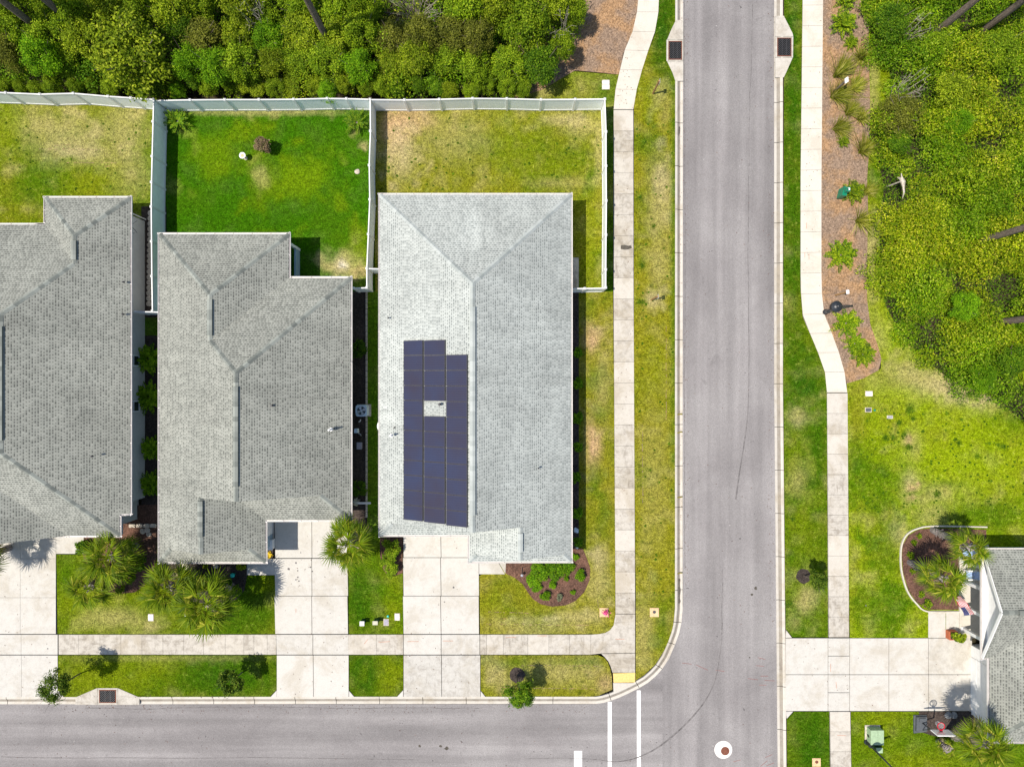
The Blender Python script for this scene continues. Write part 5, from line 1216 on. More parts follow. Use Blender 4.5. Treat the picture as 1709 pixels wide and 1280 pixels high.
def mass(name, poly, n, dens, rr_, hh, mat, leaf, seed, up=.7, ground=.17):
    """growth too dense to count: many overlapping leafy domes of uneven height with gaps between them"""
    g = np.random.default_rng(seed); p = px_poly(poly); xs = [q[0] for q in p]; ys = [q[1] for q in p]
    area = abs(sum(p[i - 1][0] * p[i][1] - p[i][0] * p[i - 1][1] for i in range(len(p)))) / 2
    D = []
    while len(D) < area * dens:
        x, y = g.uniform(min(xs), max(xs)), g.uniform(min(ys), max(ys))
        if inside(p, x, y): D.append((x, y, g.uniform(*rr_) ** 1.0, g.uniform(0, 1)))
    D = np.array(D); k = len(D)
    ht = hh[0] + (hh[1] - hh[0]) * (g.random(k) ** 1.6) * (.6 + .4 * (D[:, 2] / rr_[1])); tone = np.clip(np.array([.55 + .75 * mnoise.noise((x * .17, y * .17, seed)) for x, y in D[:, :2]]) + g.normal(0, .16, k), 0, 1)
    n1 = int(n * (1 - ground)); w = D[:, 2] ** 2; w /= w.sum(); idx = g.choice(k, n1, p=w)
    o = unit(g.normal(0, 1, (n1, 3))); o[:, 2] = np.abs(o[:, 2]) * .9 - .08
    rr2 = (.62 + .45 * g.random(n1)) * (1 + .22 * np.sin(o[:, 0] * 7 + idx) * np.cos(o[:, 1] * 6 + idx * 2))
    c = np.column_stack([D[idx, 0] + o[:, 0] * D[idx, 2] * rr2, D[idx, 1] + o[:, 1] * D[idx, 2] * rr2, ht[idx] * (.35 + .65 * o[:, 2] * rr2)])
    m = n - n1; G = []
    while len(G) < m:
        x, y = g.uniform(min(xs), max(xs)), g.uniform(min(ys), max(ys))
        if inside(p, x, y): G.append((x, y, abs(g.normal(0, .55)) * hh[0] + .08))
    c = np.vstack([c, np.array(G)]); c[:, 2] = np.maximum(c[:, 2], .05); out = np.vstack([o, np.zeros((m, 3))])
    tn = np.concatenate([np.clip(tone[idx] + g.normal(0, .08, n1), 0, 1), np.full(m, .1)])  # ground leaves get a dark tone: shade of the gaps put into colour
    a, b_, _ = leaf_dirs(n, out * .8, up, 1.1); s = g.uniform(.6, 1.4, n)[:, None]
    V, F = quads(c, a * leaf[0] * s, b_ * leaf[1] * s)
    return np_obj(name, V, F, M[mat], None, (0, 0, 0), {'tone': ('FACE', 'FLOAT', tn)})
tag(mass('undergrowth', [(-120, -70), (985, -70), (985, 10), (950, 70), (925, 105), (885, 156), (700, 158), (300, 158), (180, 151), (-120, 148)], 170000, .85, (.5, 1.3), (.9, 3.5), 'lf_under', (.07, .036), 3), 'leafy undergrowth filling the woods behind the back fences', 'undergrowth', None, 'stuff')
tag(mass('thicket', [((x - CX) * .962 + CX, (y - CY) * .962 + CY) for x, y in THK], 340000, .80, (.4, 1.55), (.6, 4.2), 'lf_thick', (.074, .030), 5), 'dense yellow-green thicket covering the ground right of the pine straw bed', 'thicket', None, 'stuff')
for px, py, r, top, kd, lb in ((1490, 38, 40, 3.4, 3, 'dark round tree at the upper corner of the thicket, beside the pine straw'), (1503, 192, 46, 3.2, 4, 'brown-tinged tree at the thicket edge beside the grass clumps'), (1500, 236, 26, 2.6, 3, 'deep green low tree under the brown-tinged one'), (1600, 205, 26, 3.3, 2, 'fresh green sapling poking out of the thicket near its top'), (1610, 512, 30, 3.3, 2, 'fresh green feathery sapling in the lower middle of the thicket'), (1640, 632, 30, 2.6, 2, 'fresh green sapling at the lower edge of the thicket'), (1590, 150, 36, 3.4, 1, 'yellow-green tree inside the upper thicket'), (1665, 84, 40, 3.2, 0, 'mid-green tree below the two fallen-looking pine trunks'), (1556, 78, 30, 3.2, 0, 'mid-green tree left of the slanting pine trunk'), (1690, 600, 34, 2.9, 3, 'deep green tree low at the right edge of the thicket')):
    wood(px, py, r, top, kd, lb)
def twigs(label, px, py, r, h, n, seed):
    rr = random.Random(seed); c = W(px, py, h * .7); t = thing('bare_shrub', label, 'shrub', (c.x, c.y, 0), 0, 'bare twiggy shrubs')
    b = MB()
    for i in range(n):
        az = rr.uniform(0, 6.28); ln = r * rr.uniform(.5, 1.1); en = Vector((c.x + math.cos(az) * ln, c.y + math.sin(az) * ln, h * rr.uniform(.6, 1.05))); st = Vector((c.x + rr.uniform(-.15, .15), c.y + rr.uniform(-.15, .15), .0)); md = st.lerp(en, .55) + Vector((rr.uniform(-.2, .2), rr.uniform(-.2, .2), .25))
        b.tube([st, md, en], [.03, .02, .008], 4, cap=False)
        for k in range(3):
            q = md.lerp(en, rr.random()); b.tube([q, q + Vector((rr.uniform(-.4, .4), rr.uniform(-.4, .4), rr.uniform(.0, .3)))], [.012, .005], 4, cap=False)
    b.build('branches', M['twig'], t)
twigs('bare grey twigs rising among the trees above the first sago palm', 420, 22, 1.1, 5.0, 14, 1)
twigs('pale tangle of dead branches at the top edge of the woods', 690, 12, 1.9, 2.8, 60, 2)
twigs('bare twiggy shrub beside the grass gap, above the brown-tinged tree', 1516, 146, .95, 3.3, 16, 3)
twigs('bare twigs poking out near the dark round tree in the upper thicket', 1528, 44, .8, 3.6, 8, 4)
twigs('dead branches at the pavement end of the woods', 935, 45, .8, 4.0, 10, 5)
def pine(label, base, top_px, h=15):
    bs_ = W(*base, 2.6); bs_.z = 0; t = thing('pine_tree', label, 'tree', bs_, 0, 'tall pines rising out of the picture')
    b = MB(); b.tube([bs_ - Vector((0, 0, .2)), bs_ + Vector((.1, 0, h * .5)), bs_ + Vector((.1, .1, h))], [.24, .19, .06], 10); b.build('trunk', M['bark'], t)
    V, F = crown_cloud(900, 1.3, 1.3, h - 3.5, h, 14, (.3, .5), (.2, .02), .6, .3, int(base[0])); np_obj('crown', V + np.array([bs_.x, bs_.y, 0]), F, M['lf_dark'], t)
pine('pine trunk slanting in from the top left photo corner', (58, 44), None)
pine('pine trunk right of the corner one, above the biggest yellow-green crown', (110, 30), None)
pine('pine trunk crossing the middle of the woods from the top edge', (540, 56), None)
pine('long pine trunk slanting over the upper thicket', (1586, 34), None)
pine('pine trunk at the upper right photo corner', (1684, 18), None)
pine('stubby-looking pine trunk halfway down the right photo edge', (1672, 391), None)
pine('pine trunk barely entering the right photo edge, below the other', (1697, 534), None)

# ------------------------------------------------------------------ street lamps, signs, boxes
def lamp(label, base, arm):
    p = W(*base); t = thing('street_lamp', label, 'street lamp', p, 0, 'black street lamps with hanging shades')
    b = MB(); b.lathe(p, [(.19, 0), (.2, .1), (.14, .18), (.13, .5), (.15, .55), (.09, .7)], 14); b.build('base', M['black'], t)
    b = MB(); b.tube([p + Vector((0, 0, .6)), p + Vector((0, 0, 3.75))], [.065, .05], 10); b.lathe(p + Vector((0, 0, 3.72)), [(.07, 0), (.08, .05), (.03, .12), (.0, .2)], 10); b.build('pole', M['black'], t)
    d = Vector((arm[0], arm[1], 0)); b = MB(); pts = []
    for k in range(11):
        a = math.pi * k / 10; pts.append(p + d * (.5 - .5 * math.cos(a)) + Vector((0, 0, 3.6 + .38 * math.sin(a))))
    b.tube(pts, .035, 8); b.tube([p + Vector((0, 0, 3.2)), p + d * .45 + Vector((0, 0, 3.75))], .022, 6); b.build('arm', M['black'], t)
    q = p + d; b = MB(); b.lathe(q, [(.37, 3.26), (.36, 3.3), (.22, 3.42), (.12, 3.47), (.11, 3.58), (.04, 3.62)], 24); b.build('lamp_shade', M['black'], t)
    b = MB(); b.lathe(q, [(.0, 3.14), (.1, 3.18), (.13, 3.26), (.1, 3.3)], 14); b.build('globe', M['lid_white'], t)
lamp('black street lamp with a round shade, in the pine straw bed beside the pale path', (1377, 521), (-.74, .02))
lamp('black street lamp next to the green utility cabinet', (1446, 1237), (-.72, -.3))
def road_sign(label, base):
    p = W(*base); t = thing('road_sign', label, 'sign', p, 0, 'edge-on signs on the verge')
    b = MB(); b.box(p.x - .045, p.x + .045, p.y - .045, p.y + .045, -.1, 2.05); b.build('post', M['wood'], t)
    b = MB(); b.box(p.x + .046, p.x + .062, p.y - .15, p.y + .15, 1.62, 2.08); b.build('sign_plate', M['alu'], t)
road_sign('edge-on sign on a dark post on the verge, near the back fence corner', (1089.5, 157))
road_sign('edge-on sign on a post in worn grass, halfway down the verge', (1087, 501))
def small_sign(label, base, h, slope, sz, mat):
    p = W(*base); t = thing('sign', label, 'sign', p, 0, 'small white signs in the pine straw')
    b = MB(); b.box(p.x - .05, p.x + .05, p.y - .05, p.y + .05, -.1, h); b.build('post', M[mat], t)
    b = MB(); c = p + Vector((.0, 0, h + .01)); u = Vector((.8, .45, .25)).normalized() if slope else Vector((1, .1, 0)).normalized(); v = Vector((-.2, 1, .3)).normalized() if slope else Vector((-.1, 1, 0.1)).normalized()
    n = u.cross(v).normalized() * .012
    A_ = [c - u * sz - v * sz * 1.3, c + u * sz - v * sz * 1.3, c + u * sz + v * sz * 1.3, c - u * sz + v * sz * 1.3]
    b.face([q + n for q in A_]); b.face([q - n for q in A_][::-1])
    for j in range(4): b.face([A_[j] - n, A_[(j + 1) % 4] - n, A_[(j + 1) % 4] + n, A_[j] + n])
    b.build('sign_plate', M['lid_white'], t)
small_sign('tilted white sign on a thin post among the grass clumps', (1391, 154), 1.85, True, .12, 'bark')
small_sign('white sign on a wooden post just above the black lamp', (1394, 493), 1.75, False, .10, 'wood')
t = thing('pet_station', 'bright green pet waste station touching a feathery plant', 'pet station', W(1398, 326))
p = W(1398, 326); b = MB(); b.box(p.x - .04, p.x + .04, p.y - .04, p.y + .04, -.1, 1.5); b.build('post', M['box_dark'], t)
b = MB(); c = p; s_ = [(c.x - .2, c.y - .3), (c.x + .12, c.y - .33), (c.x + .18, c.y + .25), (c.x - .05, c.y + .33)]
b.prism([(q[0], q[1]) for q in s_], .25, 1.05); b.build('bin', M['kelly'], t)
b = MB(); b.box(c.x - .08, c.x + .18, c.y - .14, c.y + .16, 1.05, 1.42); b.build('dispenser', M['kelly'], t)
b = MB(); b.box(c.x + .02, c.x + .16, c.y - .05, c.y + .1, 1.42, 1.43); b.build('notice', M['lid_white'], t)
def lid(label, px, py, w, l, mat, cat='utility cover', nm='utility_cover', rim='stone', two=False):
    p = W(px, py); t = thing(nm, label, cat, p, 0, 'utility covers in the lawns'); w /= 48; l /= 48
    b = MB(); b.box(p.x - w - .04, p.x + w + .04, p.y - l - .04, p.y + l + .04, -.1, .025); b.build('rim', M[rim], t)
    b = MB(); parts = [(p.y - l, p.y + l)] if not two else [(p.y - l, p.y - .03), (p.y + .03, p.y + l)]
    for y0, y1 in parts:
        k = .05; b.prism([(p.x - w + k, y0), (p.x + w - k, y0), (p.x + w, y0 + k), (p.x + w, y1 - k), (p.x + w - k, y1), (p.x - w + k, y1), (p.x - w, y1 - k), (p.x - w, y0 + k)], .025, .05)
        b.box(p.x - .05, p.x + .05, y1 - .14, y1 - .1, .05, .054)
    b.build('cover', M[mat], t)
    return t
lid('pair of white utility lids on the grass outside the back fence corner', 1011, 142, 11, 14, 'lid_white', two=True)
lid('white utility lid on the lawn left of the two touching palms', 252, 1030, 7.5, 10, 'lid_white')
lid('white utility lid partly under the biggest front palm', 312, 1030, 6, 10, 'lid_white')
lid('white utility lid beside the solar house driveway, by two pedestals', 663, 1029, 7, 10, 'lid_white')
lid('grey mottled meter lid between a pedestal and a white lid', 644.5, 1038, 7, 9.5, 'lid_grey')
lid('white utility lid below the end of the pine straw bed', 1450, 657, 10.5, 7, 'lid_white')
lid('dark grey meter lid on the bright lawn below a white one', 1449, 684, 9, 6, 'grey')
lid('light metal cover on the bright lawn, set at the edge of dry grass', 1485, 696, 8, 3.5, 'alu')
pa = lid('square tan pad with a small iron cap on the corner verge', 1092, 1021.5, 13, 13, 'tan', 'valve pad', 'valve_pad', 'tan')
pb_ = lid('square tan pad with a reddish cap beside the lower pale pavement', 1362.5, 1271.5, 12, 12, 'tan', 'valve pad', 'valve_pad', 'tan')
lid('square tan pad carrying pink flowers at the corner lawn', 1008, 1021.5, 13, 13, 'tan', 'valve pad', 'valve_pad', 'tan')
for px, py, m_, par in ((1092, 1021, 'steel', pa), (1363, 1271, 'rust', pb_)):
    b = MB(); b.lathe(W(px, py, .051), [(.11, 0), (.11, .02), (0, .025)], 14); b.build('cap', M[m_], par)
p = W(1010, 1020.5); t = thing('flower_pot', 'pink flowers in a small pot on a tan pad', 'flowers', (p.x, p.y, .05)); c = Vector((p.x, p.y, .05))
b = MB(); b.lathe(c, [(.09, 0), (.13, .16), (.12, .16)], 12); b.build('pot', M['terra'], t)
g_ = np.random.default_rng(3); q = g_.normal(0, .1, (90, 3)) * np.array([1, 1, .5]) + np.array([p.x, p.y, .34]); a_, b_, _ = leaf_dirs(90, np.zeros((90, 3)), .8); V_, F_ = quads(q, a_ * .05, b_ * .04); np_obj('petals', V_, F_, M['pink'], t)
def pedestal(label, px, py, w, l, h, top, side):
    p = W(px, py, h); p.z = 0; w /= 48; l /= 48; t = thing('utility_pedestal', label, 'utility box', p, 0, 'utility pedestals on the lawn')
    b = MB(); b.box(p.x - w, p.x + w, p.y - l, p.y + l, -.1, h - .05); b.build('body', M[side], t)
    b = MB(); k = .03; b.prism([(p.x - w - k, p.y - l - k), (p.x + w + k, p.y - l - k), (p.x + w + k, p.y + l + k), (p.x - w - k, p.y + l + k)], h - .06, h); b.build('lid', M[top], t)
pedestal('utility pedestal with a white top, farthest from the solar house driveway', 604, 1040.5, 6, 6, .62, 'lid_white', 'box_dark')
pedestal('utility pedestal with a beige top, beside the white-topped one', 626, 1039.5, 7, 5, .66, 'beige', 'box_dark')
pedestal('small green pedestal below the big utility cabinet', 1468, 1252, 9, 7, .55, 'box_green', 'box_dark')
b = MB(); b.lathe(W(647.4, 1028), [(.075, -.05), (.08, .04), (.05, .06), (0, .065)], 14); tag(b.build('cleanout_cap', M['teal'], None, W(647.4, 1028)), 'tiny mint green cap on the grass by a white lid', 'cap')
b = MB(); b.lathe(W(1459.5, 684.5), [(.075, -.05), (.08, .04), (.05, .06), (0, .065)], 14); tag(b.build('cleanout_cap', M['kelly'], None, W(1459.5, 684.5)), 'tiny green cap next to the dark meter lid', 'cap')
t = thing('transformer_cabinet', 'pale green utility cabinet beside a street lamp', 'utility cabinet', W(1457, 1223))
x0, x1, y0, y1 = X(1445.5), X(1466), Y(1234), Y(1211)
b = MB(); b.box(x0 - .1, x1 + .1, y0 - .06, y1 + .08, -.1, .06); b.build('pad', M['stone'], t)
b = MB(); b.box(x0, x1, y0, y1, .06, .60); b.build('body', M['box_green'], t)
b = MB()
for xa_, xb_ in ((x0 - .02, x0 + (x1 - x0) * .55 - .008), (x0 + (x1 - x0) * .55 + .008, x1 + .02)): b.box(xa_, xb_, y0 - .02, y1 + .02, .60, .66)
b.build('lid', M['box_green'], t)
b = MB(); b.box(x0 - .03, x0 - .002, (y0 + y1) / 2 - .12, (y0 + y1) / 2 + .02, .2, .42); b.build('latch', M['black'], t)
# --- air conditioner and the things in the gap
p = W(603, 685.5, .75); p.z = 0; t = thing('air_conditioner', 'square grey-blue outdoor air conditioner with a round fan in the shaded gap', 'air conditioner', p)
b = MB(); b.box(p.x - .45, p.x + .52, p.y - .42, p.y + .42, -.1, .08); b.build('pad', M['stone'], t)
s, k = .39, .1; oc = [(-s + k, -s), (s - k, -s), (s, -s + k), (s, s - k), (s - k, s), (-s + k, s), (-s, s - k), (-s, -s + k)]
b = MB(); ring = [(.30 * math.cos(a * math.pi / 8), .30 * math.sin(a * math.pi / 8)) for a in range(16)]
b.prism([(p.x + x, p.y + y) for x, y in oc], .08, .70)
for i in range(16):                                   # top plate with a round opening
    a0, a1 = i * math.pi / 8, (i + 1) * math.pi / 8
    def sq(a): r_ = min(s / max(abs(math.cos(a)), 1e-6), s / max(abs(math.sin(a)), 1e-6)); r_ = min(r_, s * 1.26); return (p.x + r_ * math.cos(a), p.y + r_ * math.sin(a), .77)
    b.face([(p.x + ring[i][0], p.y + ring[i][1], .77), sq(a0), sq(a1), (p.x + ring[(i + 1) % 16][0], p.y + ring[(i + 1) % 16][1], .77)])
    b.face([(*Vector(sq(a0)).xy, .70), (*Vector(sq(a1)).xy, .70), sq(a1), sq(a0)])
b.build('cabinet', M['ac'], t)
b = MB(); b.lathe((p.x, p.y, .705), [(.30, 0), (.0, .002)], 16); b.build('well', M['dark'], t)
b = MB()
for i in range(4):
    a = i * math.pi / 2 + .4; d = Vector((math.cos(a), math.sin(a), 0)); n = Vector((-d.y, d.x, 0)); c = p + Vector((0, 0, .73))
    b.face([c + d * .05 - n * .04, c + d * .27 - n * .10, c + d * .27 + n * .08 + Vector((0, 0, .03)), c + d * .05 + n * .04 + Vector((0, 0, .02))])
b.lathe(p + Vector((0, 0, .72)), [(.07, 0), (.07, .04), (0, .05)], 12); b.build('fan', M['alu'], t)
b = MB()
for r_ in (.1, .17, .24): 
    for i in range(24): a0, a1 = i * math.pi / 12, (i + 1) * math.pi / 12; b.bar((p.x + r_ * math.cos(a0), p.y + r_ * math.sin(a0), .785), (p.x + r_ * math.cos(a1), p.y + r_ * math.sin(a1), .785), .008, .008)
for i in range(8): a = i * math.pi / 4; b.bar((p.x, p.y, .78), (p.x + .31 * math.cos(a), p.y + .31 * math.sin(a), .775), .008, .008)
b.build('guard', M['ac'], t)
p = W(599.5, 744, .3); b = MB(); b.box(p.x - .15, p.x + .15, p.y - .22, p.y + .22, 0, .3); b.box(p.x - .17, p.x + .17, p.y - .24, p.y + .24, .3, .34); tag(b.build('crate', M['lid_grey'], None, (p.x, p.y, 0)), 'pale lilac box on the dark mulch below the air conditioner', 'box')
p = W(594.5, 719, .9); t = thing('utility_meter', 'grey utility meter with pipes by the middle house wall', 'meter', (p.x, p.y, 0))
b = MB(); b.box(p.x - .12, p.x + .1, p.y - .14, p.y + .14, .5, 1.0); b.build('case', M['ac'], t)
b = MB(); b.tube([(p.x, p.y - .1, .5), (p.x, p.y - .1, -.05)], .03, 6); b.tube([(p.x, p.y - .2, -.05), (p.x + .05, p.y - .2, .45), (p.x + .2, p.y - .28, .45), (p.x + .2, p.y - .38, .3)], .03, 6); b.build('pipe', M['alu'], t)
p = W(600, 704, .3); b = MB(); b.tube([(p.x - .05, p.y, -.05), (p.x - .05, p.y, .3), (p.x + .06, p.y + .06, .36), (p.x + .08, p.y + .16, .3)], .035, 8); tag(b.build('drain_pipe', M['white'], None, (p.x, p.y, 0)), 'small bent white pipe just below the air conditioner', 'pipe')
b = MB()
for i in range(40):
    y0 = Y(488 + i * 9.4); y1 = Y(488 + (i + 1) * 9.4 - .8); b.box(X(610.5), X(613.5), y1, y0, -.08, .07)
tag(b.build('bed_edging', M['stone']), 'long pale edging line of the dark bed by the air conditioner', 'edging')
p = W(636, 711, .4)
b = MB()
for k in range(24): a0, a1 = k * math.pi / 12, (k + 1) * math.pi / 12; b.bar((p.x + .2 * math.cos(a0), p.y + .32 * math.sin(a0), .3), (p.x + .2 * math.cos(a1), p.y + .32 * math.sin(a1), .3), .1, .5)
tag(b.build('planter_ring', M['lid_white'], None, (p.x, p.y, .05)), 'oval white planter half hidden under the solar house eave', 'planter')
p = W(596, 843, .9); b = MB(); b.bar((p.x - .3, p.y, .05), (p.x + .75, p.y, .05), .14, .1); tag(b.build('splash_block', M['white'], None, (p.x, p.y, 0)), 'white bar lying at the front end of the dark gap', 'splash block')
t = thing('hose_reel', 'coiled pale garden hose on the middle house wall, near the gap front', 'hose', W(592, 838, 0)); p = W(592, 838, 1.0)
b = MB()
for j in range(4):
    for k in range(16): a0, a1 = k * math.pi / 8, (k + 1) * math.pi / 8; r_ = .2 + .03 * j; b.bar((p.x - .05 + .06 * j, p.y + r_ * math.cos(a0), .9 + r_ * math.sin(a0)), (p.x - .05 + .06 * j, p.y + r_ * math.cos(a1), .9 + r_ * math.sin(a1)), .025, .025)
b.build('hose', M['beige'], t); b = MB(); b.box(p.x - .14, p.x + .16, p.y - .03, p.y + .03, 0, .9); b.build('bracket', M['alu'], t)
# --- round stones along the fence
for i in range(18):
    b = MB(); c = W(251.5 - .15 * i, 356 + i * 8.9); b.lathe(c, [(.19, 0), (.2, .03), (.17, .06), (0, .065)], 14)
    o = b.build('round_paver', M['stone'], None, c); nth = ORD[i] if i < 12 else '%dth' % (i + 1)
    tag(o, 'round paver along the fence by the leftmost house, %s from the top' % nth, 'paver', 'round pavers along the fence')
for i, px in enumerate((222, 234, 246, 257)):
    b = MB(); c = W(px, 877); b.prism([(c.x - .2, c.y - .1), (c.x + .2, c.y - .1), (c.x + .21, c.y + .09), (c.x + .1, c.y + .15), (c.x - .15, c.y + .14), (c.x - .21, c.y + .07)], -.03, .16)
    tag(b.build('edging_block', M['stone'], None, c), 'pale edging block in the row beside the leftmost house porch, %s from that house' % ORD[i], 'edging block', 'pale edging blocks')
def rock(label, px, py, r, mat, seed, sq=.7, nm='rock'):
    g = np.random.default_rng(seed); c = W(px, py); b = MB(); prof = [(r * .85, -.05), (r, r * .25), (r * .8, r * .6 * sq + r * .1), (r * .4, r * sq), (0, r * sq * 1.05)]
    b.lathe((0, 0, 0), prof, 9); b.v = [(x * (1 + .18 * math.sin(3 * z + 5 * x + seed)), y * (1 + .18 * math.cos(4 * x + 6 * y + seed)), z * (1 + .12 * math.sin(7 * x))) for x, y, z in b.v]
    b.v = [(x + c.x, y + c.y, z + c.z) for x, y, z in b.v]; tag(b.build(nm, M[mat], None, c), label, 'rock', 'rocks')
for i, (px, py, r, m_, lb) in enumerate(((238, 886, .2, 'stone', 'pale rock nearest the house among three in brown mulch'), (246, 884, .19, 'stone', 'pale rock at the top of three in brown mulch'), (249, 891, .17, 'stone', 'pale rock nearest the middle house among three in mulch'), (597, 287, .2, 'stone', 'flat pale rock lying alone on the deep green lawn'), (1582, 1193, .27, 'rock', 'dark grey rock by the garage bed, next to the hoop'), (1591, 1193, .25, 'rock', 'dark grey rock by the garage bed, next to the palm'), (309, 946, .28, 'stone', 'pale rock under the eave behind the touching palms'), (360, 944, .17, 'stone', 'small pale rock under the middle house eave'))):
    rock(lb, px, py, r, m_, i)
c = W(410, 264.5); t = thing('bird_bath', 'small round bird bath on the deep green lawn', 'bird bath', c)
b = MB(); b.lathe(c, [(.13, 0), (.06, .08), (.05, .45), (.1, .5)], 14); b.build('pedestal', M['stone'], t)
b = MB(); b.lathe(c, [(.06, .48), (.2, .56), (.22, .6), (.19, .6), (.05, .54)], 18); b.build('bowl', M['lid_white'], t)
b = MB(); b.lathe(c, [(.17, .57), (0, .575)], 14); b.build('fill', M['tan'], t)
c = W(392, 957); t = thing('gazing_ball', 'teal glazed ball in the dark bed by the middle house walkway', 'ornament', c)
b = MB(); b.lathe(c, [(.1, 0), (.05, .1), (.08, .3)], 10); b.build('stand', M['box_dark'], t)
b = MB(); b.lathe(c + Vector((0, 0, .42)), [(.16 * math.cos(a * math.pi / 12), .16 * math.sin(a * math.pi / 12)) for a in range(-6, 7)], 18); o = b.build('ball', M['teal'], t, smooth=True)
c = W(448.5, 909, .5); c.z = .016; t = thing('storage_bin', 'white bin in the shaded corner by the garage', 'bin', c)
b = MB(); b.box(c.x - .1, c.x + .25, c.y - .32, c.y + .32, 0.016, .5); b.build('body', M['lid_white'], t); b = MB(); b.box(c.x - .13, c.x + .28, c.y - .35, c.y + .35, .5, .56); b.build('lid', M['lid_white'], t)
c = W(449, 925); t = thing('yellow_flower', 'yellow flowering plant beside the white bin', 'flowers', c)
V_, F_ = pinnate(14, .32, 4, .12, .04, 60, 10, .2, 5); np_obj('petals', V_ + np.array(c) + np.array([0, 0, .1]), F_, M['yellow_petal'], t); b = MB(); b.lathe(c, [(.07, 0), (.05, .12), (0, .14)], 8); b.build('stem', M['bark'], t)
c = W(871, 957); t = thing('path_light', 'tiny path light on a bent black stake in the solar house bed', 'path light', c)
b = MB(); b.tube([(c.x, c.y, -.05), (c.x, c.y, .45)], .02, 6); b.tube([(c.x, c.y, .06), (c.x + .02, c.y + .45, .08), (c.x + .28, c.y + .5, .08)], .02, 6); b.build('stake', M['black'], t)
b = MB(); b.lathe(c, [(.1, .42), (.09, .46), (.02, .5)], 14); b.build('shade', M['alu'], t)
b = MB(); c = W(963, 913); b.lathe(c, [(.09, 0), (.1, .07), (.06, .07), (.05, .02)], 14); tag(b.build('sprinkler_ring', M['lid_white'], None, c), 'tiny white ring at the lower end of the dark strip by the solar house', 'sprinkler')
b = MB(); c = W(960.5, 885); 
for dx, dy, r_ in ((0, 0, .13), (.1, .05, .1), (.12, -.08, .09), (-.02, .12, .09)): b.lathe(c + Vector((dx, dy, 0)), [(r_, 0), (r_ * 1.1, r_ * .7), (r_ * .5, r_ * 1.5), (0, r_ * 1.6)], 9)
tag(b.build('plastic_bag', M['ac'], None, c), 'crumpled pale bag in the dark strip by the solar house', 'bag')
# --- porch, flag, hoop
b = MB()
for q in ([(1646, 879), (1560, 877.5), (1532, 881), (1513, 891), (1504, 908), (1502, 930), (1504, 955), (1513, 985), (1528, 1006), (1547, 1019.5), (1600, 1020)],):
    pp = smooth(q, 5)
    for a, c_ in zip(pp, pp[1:]):
        va, vc = W(*a), W(*c_); b.bar(va + Vector((0, 0, .04)), vc + Vector((0, 0, .04)), .09, .16)
tag(b.build('bed_edging', M['pale']), 'curved pale concrete edging round the porch bed', 'edging')
c = W(1594, 1054); t = thing('planter', 'square terracotta planter with a yellow-green leafy plant by the porch', 'planter', c)
b = MB(); x0, x1, y0, y1 = X(1578), X(1592), Y(1064), Y(1050)
for q in ((x0, x0 + .06, y0, y1), (x1 - .06, x1, y0, y1), (x0 + .06, x1 - .06, y0, y0 + .06), (x0 + .06, x1 - .06, y1 - .06, y1)): b.box(*q, .0, .45)
b.build('pot', M['terra'], t); b = MB(); b.box(x0 + .06, x1 - .06, y0 + .06, y1 - .06, .05, .38); b.build('soil', M['black_mulch'], t)
V_, F_ = crown_cloud(500, .6, .5, .4, 1.2, 12, (.3, .5), (.13, .055), .8, .3, 77); np_obj('leaves', V_ + np.array([X(1588), Y(1057), 0]), F_, M['lf_yellow'], t)
# flag on a slanting staff
t = thing('flag', 'striped red and white flag with a blue star field on the porch column', 'flag', W(1606, 1018))
f0, f1 = W(1624, 1025, 2.35), W(1607, 1027.5, 2.75)
b = MB(); b.tube([f0, f1], .018, 8); b.build('staff', M['alu'], t)
o_ = W(1616, 1026, 2.6); u_ = (W(1593, 997, 2.0) - W(1611, 1027, 2.65)); v_ = (W(1625, 1024, 2.45) - W(1609, 1027, 2.65)); base = W(1609, 1027, 2.65)
def fl(a, c_): w = .05 * math.sin(a * 9 + c_ * 2); return base + u_ * a + v_ * c_ * (1 - .25 * a) + Vector((0.3 * a * (1 - a), 0, w))
b = MB(); nb_ = 12
for i in range(13):
    for k in range(nb_):
        a0, a1, q0, q1 = k / nb_, (k + 1) / nb_, i / 13, (i + 1) / 13
        canton = a1 <= 5.01 / nb_ and i < 7
        b.face([fl(a0, q0), fl(a1, q0), fl(a1, q1), fl(a0, q1)], m=2 if canton else (0 if i % 2 == 0 else 1))
for r_ in range(5):
    for k in range(6):
        a, c_ = .03 + .36 * (k + .5) / 6, 7 / 13 * (r_ + .5) / 5; s1_, s2_ = .012, .016; up_ = Vector((-.006, 0, .008))
        b.face([fl(a - s1_, c_) + up_, fl(a, c_ - s2_) + up_, fl(a + s1_, c_) + up_, fl(a, c_ + s2_) + up_], m=1)
b.build('cloth', [M['red'], M['white'], M['navy']], t)
def chair(label, px, py, rz):
    p = W(px, py, .4); t = thing('porch_chair', label, 'chair', (p.x, p.y, .1), rz, 'porch chairs')
    q = Vector((p.x, p.y, 0)); b = MB()
    for i in range(5): b.box(q.x - .28, q.x + .25, q.y - .27 + .11 * i, q.y - .18 + .11 * i, .5, .53)
    b.build('seat', M['skyblue'], t); b = MB()
    for i in range(5): b.bar(q + Vector((.25, -.225 + .11 * i, .53)), q + Vector((.5, -.24 + .12 * i, 1.15)), .09, .025)
    b.build('backrest', M['skyblue'], t)
    for sx in (-.24, .24):
        for sy in (-.25, .25): b = MB(); b.box(q.x + sx - .03, q.x + sx + .03, q.y + sy - .03, q.y + sy + .03, .1, .5 if sx > 0 else .72); b.build('leg', M['white'], t)
    for sy in (-.3, .3): b = MB(); b.box(q.x - .3, q.x + .32, q.y + sy - .05, q.y + sy + .05, .72, .745); b.build('armrest', M['white'], t)
chair('light blue slatted chair on the porch between two columns', 1618, 958, 0)
